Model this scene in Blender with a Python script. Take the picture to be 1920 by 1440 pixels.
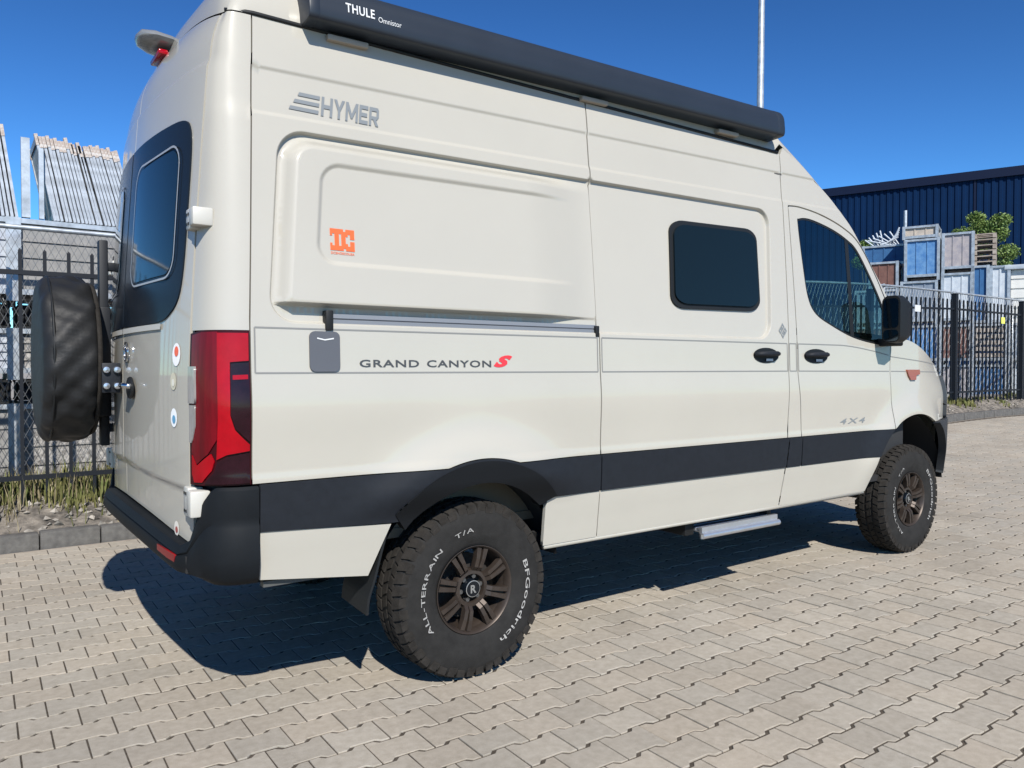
import bpy, bmesh, math, random
import numpy as np
from mathutils import Vector, Matrix
from mathutils.geometry import delaunay_2d_cdt
random.seed(7); rng = np.random.default_rng(7)
R = math.radians
for o in list(bpy.data.objects): bpy.data.objects.remove(o)
scn = bpy.context.scene
COL = scn.collection

# ------------------------------------------------------------------ camera
cam_d = bpy.data.cameras.new('camera'); cam = bpy.data.objects.new('camera', cam_d); COL.objects.link(cam)
cam_d.sensor_fit = 'HORIZONTAL'; cam_d.sensor_width = 36.0; cam_d.lens = 36.0 * 1450 / 1920
cam_d.clip_start = 0.05; cam_d.clip_end = 2000
TH = math.atan2(2017, 1450)                         # heading, measured from the van's long axis
cam.location = (-1.774, -3.75, 1.33)
cam.rotation_euler = (R(90 - 1.186), 0, TH - R(90))
scn.camera = cam

# ------------------------------------------------------------------ sky, sun, exposure
SUN_EL = R(41.5); SUN_H = Vector((0.356, 0.934, 0)).normalized()      # direction the light travels in plan
w = bpy.data.worlds.new('World'); scn.world = w; w.use_nodes = True
nt = w.node_tree; bg = nt.nodes['Background']
sky = nt.nodes.new('ShaderNodeTexSky'); sky.sky_type = 'NISHITA'; sky.sun_disc = False
sky.sun_elevation = SUN_EL; sky.sun_rotation = math.atan2(-SUN_H.x, -SUN_H.y)
sky.air_density = 0.9; sky.dust_density = 0.1; sky.ozone_density = 4.0; sky.altitude = 200
mg = nt.nodes.new('ShaderNodeVectorMath'); mg.operation = 'SCALE'; mg.inputs[3].default_value = 0.124       # deep, clear-day blue: grade the whole sky alike
gm = nt.nodes.new('ShaderNodeGamma'); gm.inputs[1].default_value = 1.6
tn = nt.nodes.new('ShaderNodeVectorMath'); tn.operation = 'MULTIPLY'; tn.inputs[1].default_value = (6.3, 9.6, 10.3)
nt.links.new(sky.outputs[0], mg.inputs[0]); nt.links.new(mg.outputs[0], gm.inputs[0]); nt.links.new(gm.outputs[0], tn.inputs[0])
nt.links.new(tn.outputs[0], bg.inputs[0]); bg.inputs[1].default_value = 0.10
sun_d = bpy.data.lights.new('sun', 'SUN'); sun_d.energy = 5.0; sun_d.angle = R(0.53); sun_d.color = (1.0, 0.95, 0.87)
sun = bpy.data.objects.new('sun', sun_d); COL.objects.link(sun)
ld = Vector((SUN_H.x * math.cos(SUN_EL), SUN_H.y * math.cos(SUN_EL), -math.sin(SUN_EL)))
sun.rotation_euler = ld.to_track_quat('-Z', 'Y').to_euler(); sun.location = (-5, -15, 14)
vs = scn.view_settings; vs.view_transform = 'Standard'; vs.look = 'None'; vs.exposure = 0.60; vs.gamma = 1.0
vs.use_curve_mapping = False

# ------------------------------------------------------------------ materials
MATS = {}
def mat(name, col, rough=0.5, metal=0.0, coat=0.0, var=0.0, vscale=8.0, bump=0.0, bscale=60.0, spec=0.5, col2=None, detail=4.0, stretch=None, attr=None, coat_rough=0.03, world=False, blotch=0.0):
    if name in MATS: return MATS[name]
    m = bpy.data.materials.new(name); m.use_nodes = True; t = m.node_tree; b = t.nodes['Principled BSDF']
    b.inputs['Base Color'].default_value = (*col, 1); b.inputs['Roughness'].default_value = rough
    b.inputs['Metallic'].default_value = metal; b.inputs['Coat Weight'].default_value = coat
    b.inputs['Coat Roughness'].default_value = coat_rough; b.inputs['Specular IOR Level'].default_value = spec
    tc = t.nodes.new('ShaderNodeTexCoord'); vec = tc.outputs['Object']
    if world: vec = t.nodes.new('ShaderNodeNewGeometry').outputs['Position']
    if stretch:
        mp = t.nodes.new('ShaderNodeMapping'); mp.inputs['Scale'].default_value = stretch
        t.links.new(vec, mp.inputs['Vector']); vec = mp.outputs[0]
    last = None
    if var > 0 or col2:
        n = t.nodes.new('ShaderNodeTexNoise'); n.inputs['Scale'].default_value = vscale; n.inputs['Detail'].default_value = detail
        n.inputs['Roughness'].default_value = 0.62
        t.links.new(vec, n.inputs['Vector'])
        r = t.nodes.new('ShaderNodeValToRGB'); r.color_ramp.elements[0].position = 0.33; r.color_ramp.elements[1].position = 0.67
        c2 = col2 if col2 else tuple(c * (1 + var) for c in col)
        c1 = col if col2 else tuple(c * (1 - var) for c in col)
        r.color_ramp.elements[0].color = (*c1, 1); r.color_ramp.elements[1].color = (*c2, 1)
        t.links.new(n.outputs['Fac'], r.inputs[0]); last = r.outputs[0]
    if attr:
        a = t.nodes.new('ShaderNodeAttribute'); a.attribute_name = attr
        mx = t.nodes.new('ShaderNodeMix'); mx.data_type = 'RGBA'; mx.blend_type = 'MULTIPLY'; mx.inputs[0].default_value = 1.0
        if last: t.links.new(last, mx.inputs[6])
        else: mx.inputs[6].default_value = (*col, 1)
        t.links.new(a.outputs['Color'], mx.inputs[7]); last = mx.outputs[2]
    if blotch > 0 and last:                            # broad stains and dusty patches
        nb = t.nodes.new('ShaderNodeTexNoise'); nb.inputs['Scale'].default_value = 0.9; nb.inputs['Detail'].default_value = 7; nb.inputs['Roughness'].default_value = 0.65
        t.links.new(vec, nb.inputs['Vector'])
        rb = t.nodes.new('ShaderNodeMapRange'); rb.inputs[1].default_value = 0.32; rb.inputs[2].default_value = 0.62; rb.inputs[3].default_value = 1 - blotch; rb.inputs[4].default_value = 1 + blotch * 0.4
        t.links.new(nb.outputs['Fac'], rb.inputs[0])
        mb_ = t.nodes.new('ShaderNodeVectorMath'); mb_.operation = 'SCALE'; t.links.new(last, mb_.inputs[0]); t.links.new(rb.outputs[0], mb_.inputs[3]); last = mb_.outputs[0]
    if last: t.links.new(last, b.inputs['Base Color'])
    if bump > 0:
        n2 = t.nodes.new('ShaderNodeTexNoise'); n2.inputs['Scale'].default_value = bscale; n2.inputs['Detail'].default_value = 5
        t.links.new(vec, n2.inputs['Vector'])
        bp = t.nodes.new('ShaderNodeBump'); bp.inputs['Strength'].default_value = bump; bp.inputs['Distance'].default_value = 0.02
        t.links.new(n2.outputs['Fac'], bp.inputs['Height']); t.links.new(bp.outputs[0], b.inputs['Normal'])
    MATS[name] = m; return m

def glass(name, tint, refl=1.45, rough=0.0):
    if name in MATS: return MATS[name]
    m = bpy.data.materials.new(name); m.use_nodes = True; t = m.node_tree
    t.nodes.remove(t.nodes['Principled BSDF']); out = t.nodes['Material Output']
    tr = t.nodes.new('ShaderNodeBsdfTransparent'); tr.inputs[0].default_value = (*tint, 1)
    gl = t.nodes.new('ShaderNodeBsdfGlossy'); gl.inputs['Roughness'].default_value = rough
    lw = t.nodes.new('ShaderNodeLayerWeight'); lw.inputs[0].default_value = 0.5
    pw = t.nodes.new('ShaderNodeMath'); pw.operation = 'POWER'; pw.inputs[1].default_value = 4.5; t.links.new(lw.outputs['Facing'], pw.inputs[0])
    fr = t.nodes.new('ShaderNodeMath'); fr.operation = 'MULTIPLY_ADD'; fr.inputs[1].default_value = 0.9; fr.inputs[2].default_value = 0.045; t.links.new(pw.outputs[0], fr.inputs[0])
    mx = t.nodes.new('ShaderNodeMixShader')
    t.links.new(fr.outputs[0], mx.inputs[0]); t.links.new(tr.outputs[0], mx.inputs[1]); t.links.new(gl.outputs[0], mx.inputs[2])
    t.links.new(mx.outputs[0], out.inputs[0]); MATS[name] = m; return m

PAINT = mat('van_paint', (0.362, 0.346, 0.303), rough=0.38, coat=0.85, var=0.02, vscale=1.6, detail=8, spec=0.12, coat_rough=0.04, bump=0.012, bscale=3.5)
TRIM = mat('grey_trim', (0.0105, 0.0125, 0.0165), spec=0.2, rough=0.6, var=0.10, vscale=30, bump=0.05, bscale=900)
BUMP = mat('bumper_plastic', (0.0065, 0.0080, 0.0100), spec=0.15, rough=0.6, var=0.10, vscale=12, bump=0.06, bscale=900)
BLACK = mat('black_plastic', (0.008, 0.009, 0.010), rough=0.55, spec=0.3)
BLACKG = mat('black_gloss', (0.004, 0.006, 0.009), rough=0.10, spec=0.4)
LINER = mat('dark_liner', (0.010, 0.010, 0.011), rough=0.9)
RUBBER = mat('tyre_rubber', (0.0150, 0.0145, 0.0140), spec=0.25, rough=0.85, var=0.25, vscale=18, bump=0.12, bscale=220)
TREADM = mat('tyre_tread', (0.020, 0.018, 0.016), spec=0.2, rough=0.95, var=0.3, vscale=22, bump=0.2, bscale=160)
TYREW = mat('tyre_white', (0.27, 0.265, 0.255), rough=0.7, var=0.1, vscale=40)
RIMM = mat('bronze_rim', (0.050, 0.038, 0.031), rough=0.45, metal=0.5, var=0.2, vscale=14)
RIMD = mat('disc_dark', (0.016, 0.014, 0.013), rough=0.7)  # plain dark tone of the brake disc
STEELB = mat('bright_steel', (0.62, 0.62, 0.63), rough=0.3, metal=1.0)
ALU = mat('aluminium', (0.55, 0.57, 0.60), rough=0.38, metal=0.85, var=0.05, vscale=20)
RAILM = mat('anodised_rail', (0.16, 0.175, 0.20), rough=0.5, metal=0.15)
AWN = mat('awning_anthracite', (0.019, 0.025, 0.035), spec=0.35, rough=0.42, metal=0.1, var=0.05, vscale=6)
COVER = mat('spare_cover', (0.0105, 0.0110, 0.0120), spec=0.3, rough=0.58, var=0.12, vscale=10, bump=0.35, bscale=7, stretch=(1.5, 0.6, 2.0))
WHITEP = mat('white_plastic', (0.42, 0.41, 0.375), rough=0.45)
CHROME = mat('chrome', (0.55, 0.56, 0.58), rough=0.12, metal=1.0)
LINEG = mat('pinstripe_grey', (0.17, 0.17, 0.165), rough=0.5)
LETG = mat('letter_grey', (0.16, 0.175, 0.185), rough=0.4)
LETD = mat('letter_dark', (0.045, 0.047, 0.05), rough=0.4)
LETR = mat('letter_red', (0.55, 0.03, 0.04), rough=0.4)
LETW = mat('letter_white', (0.5, 0.51, 0.52), rough=0.5)
ORANGE = mat('sticker_orange', (0.62, 0.10, 0.022), rough=0.5)
AMBER = mat('amber_lens', (0.24, 0.050, 0.014), rough=0.15, coat=0.5)
RED = mat('lens_red', (0.265, 0.001, 0.006), rough=0.16, spec=0.2, coat=0.15, var=0.12, vscale=14)
REDD = mat('lens_dark_red', (0.100, 0.001, 0.005), rough=0.16, spec=0.2, coat=0.15, var=0.3, vscale=22, stretch=(1, 1, 0.15))
SMOKE = mat('lens_smoked', (0.014, 0.003, 0.006), rough=0.14, spec=0.2, coat=0.15, var=0.3, vscale=16)
CLEAR = mat('lens_clear', (0.22, 0.215, 0.21), rough=0.12, coat=0.8, var=0.2, vscale=40, stretch=(1, 1, 0.2))
TINT = mat('tinted_acrylic', (0.005, 0.010, 0.013), rough=0.06, spec=0.2)
GLAZE = mat('rear_glazing', (0.010, 0.014, 0.020), rough=0.2, spec=0.05)
TRIMW = mat('window_trim_pale', (0.28, 0.29, 0.30), rough=0.35)
GLASS = glass('cab_glass', (0.38, 0.60, 0.60)); SCREEN = glass('windscreen_glass', (0.66, 0.80, 0.78))
SEAT = mat('seat_fabric', (0.045, 0.046, 0.05), rough=0.9, var=0.2, vscale=30)
GALV = mat('galvanised_steel', (0.36, 0.39, 0.42), rough=0.45, metal=0.55, var=0.25, vscale=9)
GALVD = mat('galvanised_worn', (0.30, 0.32, 0.33), rough=0.6, metal=0.35, var=0.4, vscale=14)
FENCEM = mat('fence_dark', (0.006, 0.008, 0.012), rough=0.55, spec=0.3)
WIRE = mat('wire_galvanised', (0.20, 0.21, 0.22), rough=0.55, metal=0.4)

# ------------------------------------------------------------------ mesh helpers
class MB:
    def __init__(s): s.v = []; s.f = []
    def add(s, vs, fs):
        k = len(s.v); s.v += [tuple(map(float, q)) for q in vs]; s.f += [tuple(i + k for i in f) for f in fs]
    def box(s, a, b, M=None):
        x0, y0, z0 = a; x1, y1, z1 = b
        vs = [(x, y, z) for x in (x0, x1) for y in (y0, y1) for z in (z0, z1)]
        if M is not None: vs = [tuple(M @ Vector(q)) for q in vs]
        s.add(vs, [(0, 1, 3, 2), (4, 6, 7, 5), (0, 4, 5, 1), (2, 3, 7, 6), (0, 2, 6, 4), (1, 5, 7, 3)])
    def tube(s, pts, r, n=8, cap=True):
        P = [Vector(p) for p in pts]; k = len(P); rs = r if isinstance(r, (list, tuple)) else [r] * k
        vs = []; prev = None
        for i in range(k):
            d = (P[min(i + 1, k - 1)] - P[max(i - 1, 0)]).normalized()
            if prev is None:
                a = Vector((0, 0, 1)) if abs(d.z) < 0.9 else Vector((1, 0, 0)); u = d.cross(a).normalized()
            else: u = (prev - d * prev.dot(d)).normalized()
            prev = u; q = d.cross(u)
            for j in range(n):
                t = 2 * math.pi * j / n; vs.append(P[i] + (u * math.cos(t) + q * math.sin(t)) * rs[i])
        fs = [(i * n + j, i * n + (j + 1) % n, (i + 1) * n + (j + 1) % n, (i + 1) * n + j) for i in range(k - 1) for j in range(n)]
        if cap: fs += [tuple(range(n - 1, -1, -1)), tuple((k - 1) * n + j for j in range(n))]
        s.add(vs, fs)
    def lathe(s, prof, n=48, close=False):            # prof: (r, y) turned about the y axis
        k = len(prof); vs = [(r * math.cos(2 * math.pi * j / n), y, r * math.sin(2 * math.pi * j / n)) for r, y in prof for j in range(n)]
        m = k if close else k - 1
        s.add(vs, [(i * n + j, ((i + 1) % k) * n + j, ((i + 1) % k) * n + (j + 1) % n, i * n + (j + 1) % n) for i in range(m) for j in range(n)])
    def prism(s, poly, d0, d1, f):                    # extrude a 2-D polygon; f(a, b, d) -> point
        n = len(poly); vs = [f(a, b, d0) for a, b in poly] + [f(a, b, d1) for a, b in poly]
        s.add(vs, [tuple(range(n - 1, -1, -1)), tuple(range(n, 2 * n))] + [(i, (i + 1) % n, n + (i + 1) % n, n + i) for i in range(n)])
    def mesh(s, name):
        me = bpy.data.meshes.new(name); me.from_pydata(s.v, [], s.f); me.validate(); me.update(); return me
    def pieces(s):                                   # connected pieces as separate meshes
        par = list(range(len(s.v)))
        def fd_(a):
            while par[a] != a: par[a] = par[par[a]]; a = par[a]
            return a
        for f in s.f:
            for q in f[1:]: par[fd_(q)] = fd_(f[0])
        grp = {}
        for f in s.f: grp.setdefault(fd_(f[0]), []).append(f)
        out = []
        for fs in grp.values():
            ids = sorted({q for f in fs for q in f}); mp = {q: i for i, q in enumerate(ids)}; b = MB(); b.v = [s.v[q] for q in ids]; b.f = [tuple(mp[q] for q in f) for f in fs]; out.append(b)
        return out
    def build_each(s, name, m, parent=None, **kw): return [b.build(name, m, parent, **kw) for b in s.pieces()]
    def build(s, name, m, parent=None, smooth=False, bevel=0, seg=2, auto=None, **kw):
        me = s.mesh(name)
        bm = bmesh.new(); bm.from_mesh(me)
        bmesh.ops.recalc_face_normals(bm, faces=bm.faces)
        if bevel:
            es = [e for e in bm.edges if len(e.link_faces) == 2 and e.calc_face_angle(0) > 0.5]
            bmesh.ops.bevel(bm, geom=es, offset=bevel, segments=seg, affect='EDGES', profile=0.5, clamp_overlap=True)
        bm.to_mesh(me); bm.free()
        if smooth or bevel: shade(me, auto if auto else (35 if bevel else None))
        return ob(name, me, m, parent, **kw)
def shade(me, ang=None):
    me.polygons.foreach_set('use_smooth', [True] * len(me.polygons))
    if ang:
        bm = bmesh.new(); bm.from_mesh(me)
        for e in bm.edges: e.smooth = not (len(e.link_faces) == 2 and e.calc_face_angle(0) > R(ang))
        bm.to_mesh(me); bm.free()
def ob(name, me, m=None, parent=None, label=None, cat=None, group=None, kind=None):
    o = bpy.data.objects.new(name, me); COL.objects.link(o); o.parent = parent
    if m is not None and me is not None and not me.materials: me.materials.append(m)
    tag(o, label, cat, group, kind); return o
def tag(o, label=None, cat=None, group=None, kind=None):
    if label: o['label'] = label
    if cat: o['category'] = cat
    if group: o['group'] = group
    if kind: o['kind'] = kind
    return o
def empty(name, loc=(0, 0, 0), rz=0, **kw):
    o = ob(name, None, **kw); o.location = loc; o.rotation_euler[2] = rz; o.empty_display_size = 0.2; return o
def copy_tree(o, parent=None):
    c = o.copy(); COL.objects.link(c); c.parent = parent
    for ch in o.children: copy_tree(ch, c)
    return c
def cspline(xs, ys):                                   # natural cubic spline -> function on arrays
    xs = np.array(xs, float); ys = np.array(ys, float); n = len(xs); h = np.diff(xs)
    A = np.eye(n); b = np.zeros(n)
    for i in range(1, n - 1):
        A[i, i - 1] = h[i - 1]; A[i, i] = 2 * (h[i - 1] + h[i]); A[i, i + 1] = h[i]
        b[i] = 6 * ((ys[i + 1] - ys[i]) / h[i] - (ys[i] - ys[i - 1]) / h[i - 1])
    M = np.linalg.solve(A, b)
    def f(x):
        x = np.clip(np.asarray(x, float), xs[0], xs[-1]); i = np.clip(np.searchsorted(xs, x) - 1, 0, n - 2)
        d = x - xs[i]; e = xs[i + 1] - x; H = h[i]
        return M[i] * e**3 / (6 * H) + M[i + 1] * d**3 / (6 * H) + (ys[i] / H - M[i] * H / 6) * e + (ys[i + 1] / H - M[i + 1] * H / 6) * d
    return f
def ss(a, b, x):
    t = np.clip((np.asarray(x, float) - a) / (b - a), 0, 1); return t * t * (3 - 2 * t)
def smooth_poly(pts, k=6, closed=False):               # Catmull-Rom through points
    P = [np.array(p, float) for p in pts]; n = len(P); out = []
    rngi = range(n) if closed else range(n - 1)
    for i in rngi:
        p0 = P[(i - 1) % n] if closed or i > 0 else P[i]; p1 = P[i]; p2 = P[(i + 1) % n]
        p3 = P[(i + 2) % n] if closed or i + 2 < n else P[(i + 1) % n]
        for j in range(k):
            t = j / k; out.append(tuple(0.5 * ((2 * p1) + (p2 - p0) * t + (2 * p0 - 5 * p1 + 4 * p2 - p3) * t * t + (3 * p1 - p0 - 3 * p2 + p3) * t**3)))
    if not closed: out.append(tuple(P[-1]))
    return out
def rrect(x0, x1, y0, y1, r, k=6):
    out = []
    for cx, cy, a in ((x1 - r, y1 - r, 0), (x0 + r, y1 - r, 90), (x0 + r, y0 + r, 180), (x1 - r, y0 + r, 270)):
        for i in range(k + 1):
            t = R(a + 90 * i / k); out.append((cx + r * math.cos(t), cy + r * math.sin(t)))
    return out
def resample(poly, step):
    out = []; n = len(poly)
    for i in range(n):
        a = np.array(poly[i]); b = np.array(poly[(i + 1) % n]); k = max(1, int(math.ceil(np.hypot(*(b - a)) / step)))
        for j in range(k): out.append(tuple(a + (b - a) * j / k))
    return out
def pip(P, poly):
    P = np.asarray(P); x, y = P[:, 0], P[:, 1]; ins = np.zeros(len(P), bool); n = len(poly)
    for i in range(n):
        x1, y1 = poly[i]; x2, y2 = poly[(i + 1) % n]
        if y1 == y2: continue
        c = ((y1 > y) != (y2 > y)) & (x < (x2 - x1) * (y - y1) / (y2 - y1) + x1); ins ^= c
    return ins
def bdist(P, poly):
    P = np.asarray(P); d = np.full(len(P), 9e9); n = len(poly)
    for i in range(n):
        a = np.array(poly[i]); b = np.array(poly[(i + 1) % n]); ab = b - a; L = ab @ ab
        if L < 1e-14: continue
        t = np.clip(((P - a) @ ab) / L, 0, 1); d = np.minimum(d, np.hypot(*(P - a - t[:, None] * ab).T))
    return d
def panel(name, outline, fmap, m, parent, holes=(), pts=None, lines=(), step=0.03, flange=0.018, off=0.0, mirror=False, **kw):
    """a sheet cut to an outline in a 2-D chart and laid on the surface fmap, with folded edges and exact normals"""
    ol = resample(outline, step * 0.8); hs = [resample(h, step * 0.6) for h in holes]
    lo = np.min(ol, 0); hi = np.max(ol, 0)
    g = np.stack(np.meshgrid(np.arange(lo[0], hi[0], step), np.arange(lo[1], hi[1], step)), -1).reshape(-1, 2)
    if pts is not None and len(pts): g = np.vstack([g, np.asarray(pts)])
    k = pip(g, ol) & (bdist(g, ol) > step * 0.22)
    for h in hs: k &= ~pip(g, h) & (bdist(g, h) > step * 0.22)
    g = g[k]; V = [Vector(p) for p in ol]; E = [(i, (i + 1) % len(ol)) for i in range(len(ol))]
    for h in hs:
        b0 = len(V); V += [Vector(p) for p in h]; E += [(b0 + i, b0 + (i + 1) % len(h)) for i in range(len(h))]
    if len(lines):                                     # crease contours become mesh edges, so steps stay crisp
        keep = np.ones(len(g), bool)
        for ln in lines:
            ln = np.asarray(ln); ok = pip(ln, ol) & (bdist(ln, ol) > step * 0.12)
            for h in hs: ok &= ~pip(ln, h) & (bdist(ln, h) > step * 0.12)
            if not ok.any(): continue
            for c0 in range(0, len(ln), 200):
                q = ln[c0:c0 + 200]; keep &= (np.abs(g[:, None, :] - q[None]).max(2).min(1) > 0.006)
            ids = {}
            for i in np.nonzero(ok)[0]: ids[int(i)] = len(V); V.append(Vector(ln[i]))
            E += [(ids[i], ids[i + 1]) for i in ids if i + 1 in ids]
        g = g[keep]
    V += [Vector(p) for p in g]
    r = delaunay_2d_cdt(V, E, [], 0, 1e-5); v2 = np.array([tuple(q) for q in r[0]]); fc = np.array([f for f in r[2]])
    ce = v2[fc].mean(1); k = pip(ce, ol)
    for h in hs: k &= ~pip(ce, h)
    fc = fc[k]; e = 1e-3
    p = fmap(v2[:, 0], v2[:, 1]); da = fmap(v2[:, 0] + e, v2[:, 1]) - fmap(v2[:, 0] - e, v2[:, 1]); db = fmap(v2[:, 0], v2[:, 1] + e) - fmap(v2[:, 0], v2[:, 1] - e)
    nn = np.cross(da, db); nn /= np.linalg.norm(nn, axis=1)[:, None] + 1e-12
    a3 = p[fc]; fn = np.cross(a3[:, 1] - a3[:, 0], a3[:, 2] - a3[:, 0])
    flip = (fn * nn[fc[:, 0]]).sum(1) < 0; fc[flip] = fc[flip][:, ::-1]
    p = p + nn * off
    edges = {}
    for f in fc:
        for i in range(3): edges[(f[i], f[(i + 1) % 3])] = 1
    bnd = [(a, b) for a, b in edges if (b, a) not in edges]
    verts = p.tolist(); faces = [tuple(int(q) for q in f) for f in fc]; ns = nn.tolist(); nsurf = len(faces)
    if flange:
        idx = {}; idx2 = {}
        for a, b in bnd:
            for q in (a, b):
                if q not in idx:
                    idx[q] = len(verts); verts.append(p[q].tolist()); ns.append((0, 0, 0))
                    idx2[q] = len(verts); verts.append((p[q] - nn[q] * flange).tolist()); ns.append((0, 0, 0))
            faces.append((idx[b], idx[a], idx2[a], idx2[b]))
    if mirror:
        verts = [(x, -y, z) for x, y, z in verts]; ns = [(x, -y, z) for x, y, z in ns]; faces = [f[::-1] for f in faces]
    me = bpy.data.meshes.new(name); me.from_pydata(verts, [], faces); me.update()
    me.polygons.foreach_set('use_smooth', [True] * len(faces))
    li = np.zeros(len(me.loops), np.int32); me.loops.foreach_get('vertex_index', li)
    me.normals_split_custom_set([ns[i] for i in li])
    return ob(name, me, m, parent, **kw)
def strip(mb, pts2, wid, fmap, off=0.0012):             # thin tape laid on a surface
    P = np.array(pts2, float); n = len(P); t = np.gradient(P, axis=0); t /= np.linalg.norm(t, axis=1)[:, None] + 1e-12
    q = np.stack([-t[:, 1], t[:, 0]], 1) * wid / 2; L = P + q; Rr = P - q; e = 1e-3
    out = []
    for Q in (L, Rr):
        p = fmap(Q[:, 0], Q[:, 1]); da = fmap(Q[:, 0] + e, Q[:, 1]) - p; db = fmap(Q[:, 0], Q[:, 1] + e) - p
        nn = np.cross(da, db); nn /= np.linalg.norm(nn, axis=1)[:, None] + 1e-12; out.append(p + nn * off)
    mb.add(list(out[0]) + list(out[1]), [(i, i + 1, n + i + 1, n + i) for i in range(n - 1)])
FONTCACHE = {}
def text2d(s, size=1.0, bold=0.0, shear=0.0, space=1.0):
    cu = bpy.data.curves.new('t', 'FONT'); cu.body = s; cu.size = size; cu.offset = bold; cu.shear = shear; cu.space_character = space
    cu.resolution_u = 3
    o = bpy.data.objects.new('t', cu); COL.objects.link(o); dg = bpy.context.evaluated_depsgraph_get()
    me = bpy.data.meshes.new_from_object(o.evaluated_get(dg))
    v = np.array([tuple(q.co) for q in me.vertices]).reshape(-1, 3)[:, :2]; f = [tuple(p.vertices) for p in me.polygons]
    bpy.data.objects.remove(o); bpy.data.curves.remove(cu); bpy.data.meshes.remove(me)
    return v, f
def decal(name, v, f, fmap, m, parent, off=0.002, **kw):
    e = 1e-3; p = fmap(v[:, 0], v[:, 1]); da = fmap(v[:, 0] + e, v[:, 1]) - p; db = fmap(v[:, 0], v[:, 1] + e) - p
    nn = np.cross(da, db); nn /= np.linalg.norm(nn, axis=1)[:, None] + 1e-12
    mb = MB(); mb.add(list(p + nn * off), f); return mb.build(name, m, parent, **kw)
def fit(v, x0, x1, z0, z1, slant=0.0):
    v = v.copy(); lo = v.min(0); hi = v.max(0); v = (v - lo) / (hi - lo)
    return np.stack([x0 + (x1 - x0) * v[:, 0] + slant * v[:, 1], z0 + (z1 - z0) * v[:, 1]], 1)

def zg(x): return 0.03 * ss(0.3, 3.7, x) + 0.37 * ss(3.6, 14.5, x)               # the yard rises gently ahead of the van

# ================================================================== THE VAN (x forward, rear axle at x = 0, right side at -y)
van = empty('camper_van', (0, 0, 0), label='cream white high roof camper van with black awning, parked on the paving', cat='camper van')
WR = (0.02, 0.381); WF = (3.67, 0.409); TR = 0.381
_w = cspline([.40, .50, .60, .74, .88, .95, 1.05, 1.20, 1.31, 1.40, 1.50, 1.60, 1.90, 2.20, 2.42, 2.55, 2.64],
             [.962, .975, .986, .997, 1.003, 1.005, 1.008, 1.012, 1.004, 1.000, .996, .989, .963, .934, .912, .898, .886])
_tp = cspline([-2, 2.4, 3.0, 3.6, 3.9, 4.1, 4.3, 4.45, 4.58, 4.66], [0, 0, .004, .012, .022, .045, .105, .20, .34, .48])
def rr_sdf(x, z, x0, x1, z0, z1, r):
    qx = np.abs(x - (x0 + x1) / 2) - (x1 - x0) / 2 + r; qz = np.abs(z - (z0 + z1) / 2) - (z1 - z0) / 2 + r
    return np.hypot(np.maximum(qx, 0), np.maximum(qz, 0)) + np.minimum(np.maximum(qx, qz), 0) - r
def O(x, z, door=False):
    x = np.asarray(x, float); z = np.asarray(z, float)
    o = _w(z) - _tp(x) - 0.055 * ss(1.08, 1.40, z) * ss(3.75, 4.3, x)
    xs = x - 0.085 * (z - 1.5); zc = z - 0.016 * (x - 0.7) * ss(1.7, 2.1, z)
    d = rr_sdf(xs, zc, -0.868, 2.05, 1.492, 2.237, 0.105)
    o = o - 0.022 * ss(0.0, -0.012, d)
    q = np.where(x < 0.715, 1.0, 0.0)
    fade = 1 - 0.90 * ss(0.30, 0.70, x)
    plate = ss(0.0, -0.058, rr_sdf(xs, zc, -0.852, 1.5, 1.2, 2.224, 0.115)) * ss(1.555, 1.571, z)
    o = o + 0.052 * plate * q * fade
    d2 = rr_sdf(xs, zc, -0.715, 0.70, 1.712, 2.128, 0.085)
    o = o - 0.010 * ss(0.0, -0.022, d2) * q * (1 - ss(0.30, 0.62, x))
    zA = z - 0.024 * x
    o = o - 0.006 * ss(2.454, 2.438, zA) * ss(2.270, 2.286, zA) * ss(3.1, 2.5, x)
    o = o + 0.004 * ss(0.965, 0.925, z) * ss(0.6, 0.75, z)
    r1 = np.hypot(x - WR[0], z - 0.39); o = o + 0.040 * np.exp(-(np.maximum(r1 - 0.555, 0) / 0.115) ** 2) * ss(0.72, 0.86, z)
    r2 = np.hypot(x - WF[0], z - 0.42); o = o + 0.040 * np.exp(-(np.maximum(r2 - 0.59, 0) / 0.12) ** 2) * ss(0.45, 0.75, z) * ss(4.35, 3.9, x)
    return o
def side(x, z): return np.stack([np.asarray(x, float), -O(x, z), np.asarray(z, float)], -1)
# extra sample points along creases, panel edges and arches
FP = []; CL = []
def uns(x, z): return (x + 0.085 * (z - 1.5), z)
def zsh(p): x, z = p; return (x, z + 0.016 * (x - 0.7) * float(ss(1.7, 2.1, z)))
for off in (0.004, 0, -0.003, -0.006, -0.009, -0.012, -0.016):
    CL.append([zsh(uns(x, z)) for x, z in resample(rrect(-0.868 - off, 2.05 + off, 1.492 - off, 2.237 + off, 0.105 + off, 10), 0.024)])
for off in (0.003, -0.003, -0.009, -0.015, -0.022):
    CL.append([zsh(uns(x, z)) for x, z in resample(rrect(-0.715 - off, 0.70 + off, 1.712 - off, 2.128 + off, 0.085 + off, 8), 0.026)])
for z in (1.555, 1.559, 1.563, 1.567, 1.571): CL.append([(x, z) for x in np.arange(-0.84, 0.73, 0.026)])
for off in (-.024, -.032, -.042, -.052, -.060): CL.append([zsh(uns(x, z)) for x, z in resample(rrect(-.852 - off, 1.5, 1.2, 2.224 + off, .115 + off, 8), .026) if x < .72 and z > 1.585])
for z in (2.456, 2.451, 2.446, 2.441, 2.436, 2.288, 2.283, 2.278, 2.273, 2.268): CL.append([(x, z + 0.024 * x) for x in np.arange(-0.95, 3.2, 0.03)])
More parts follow.
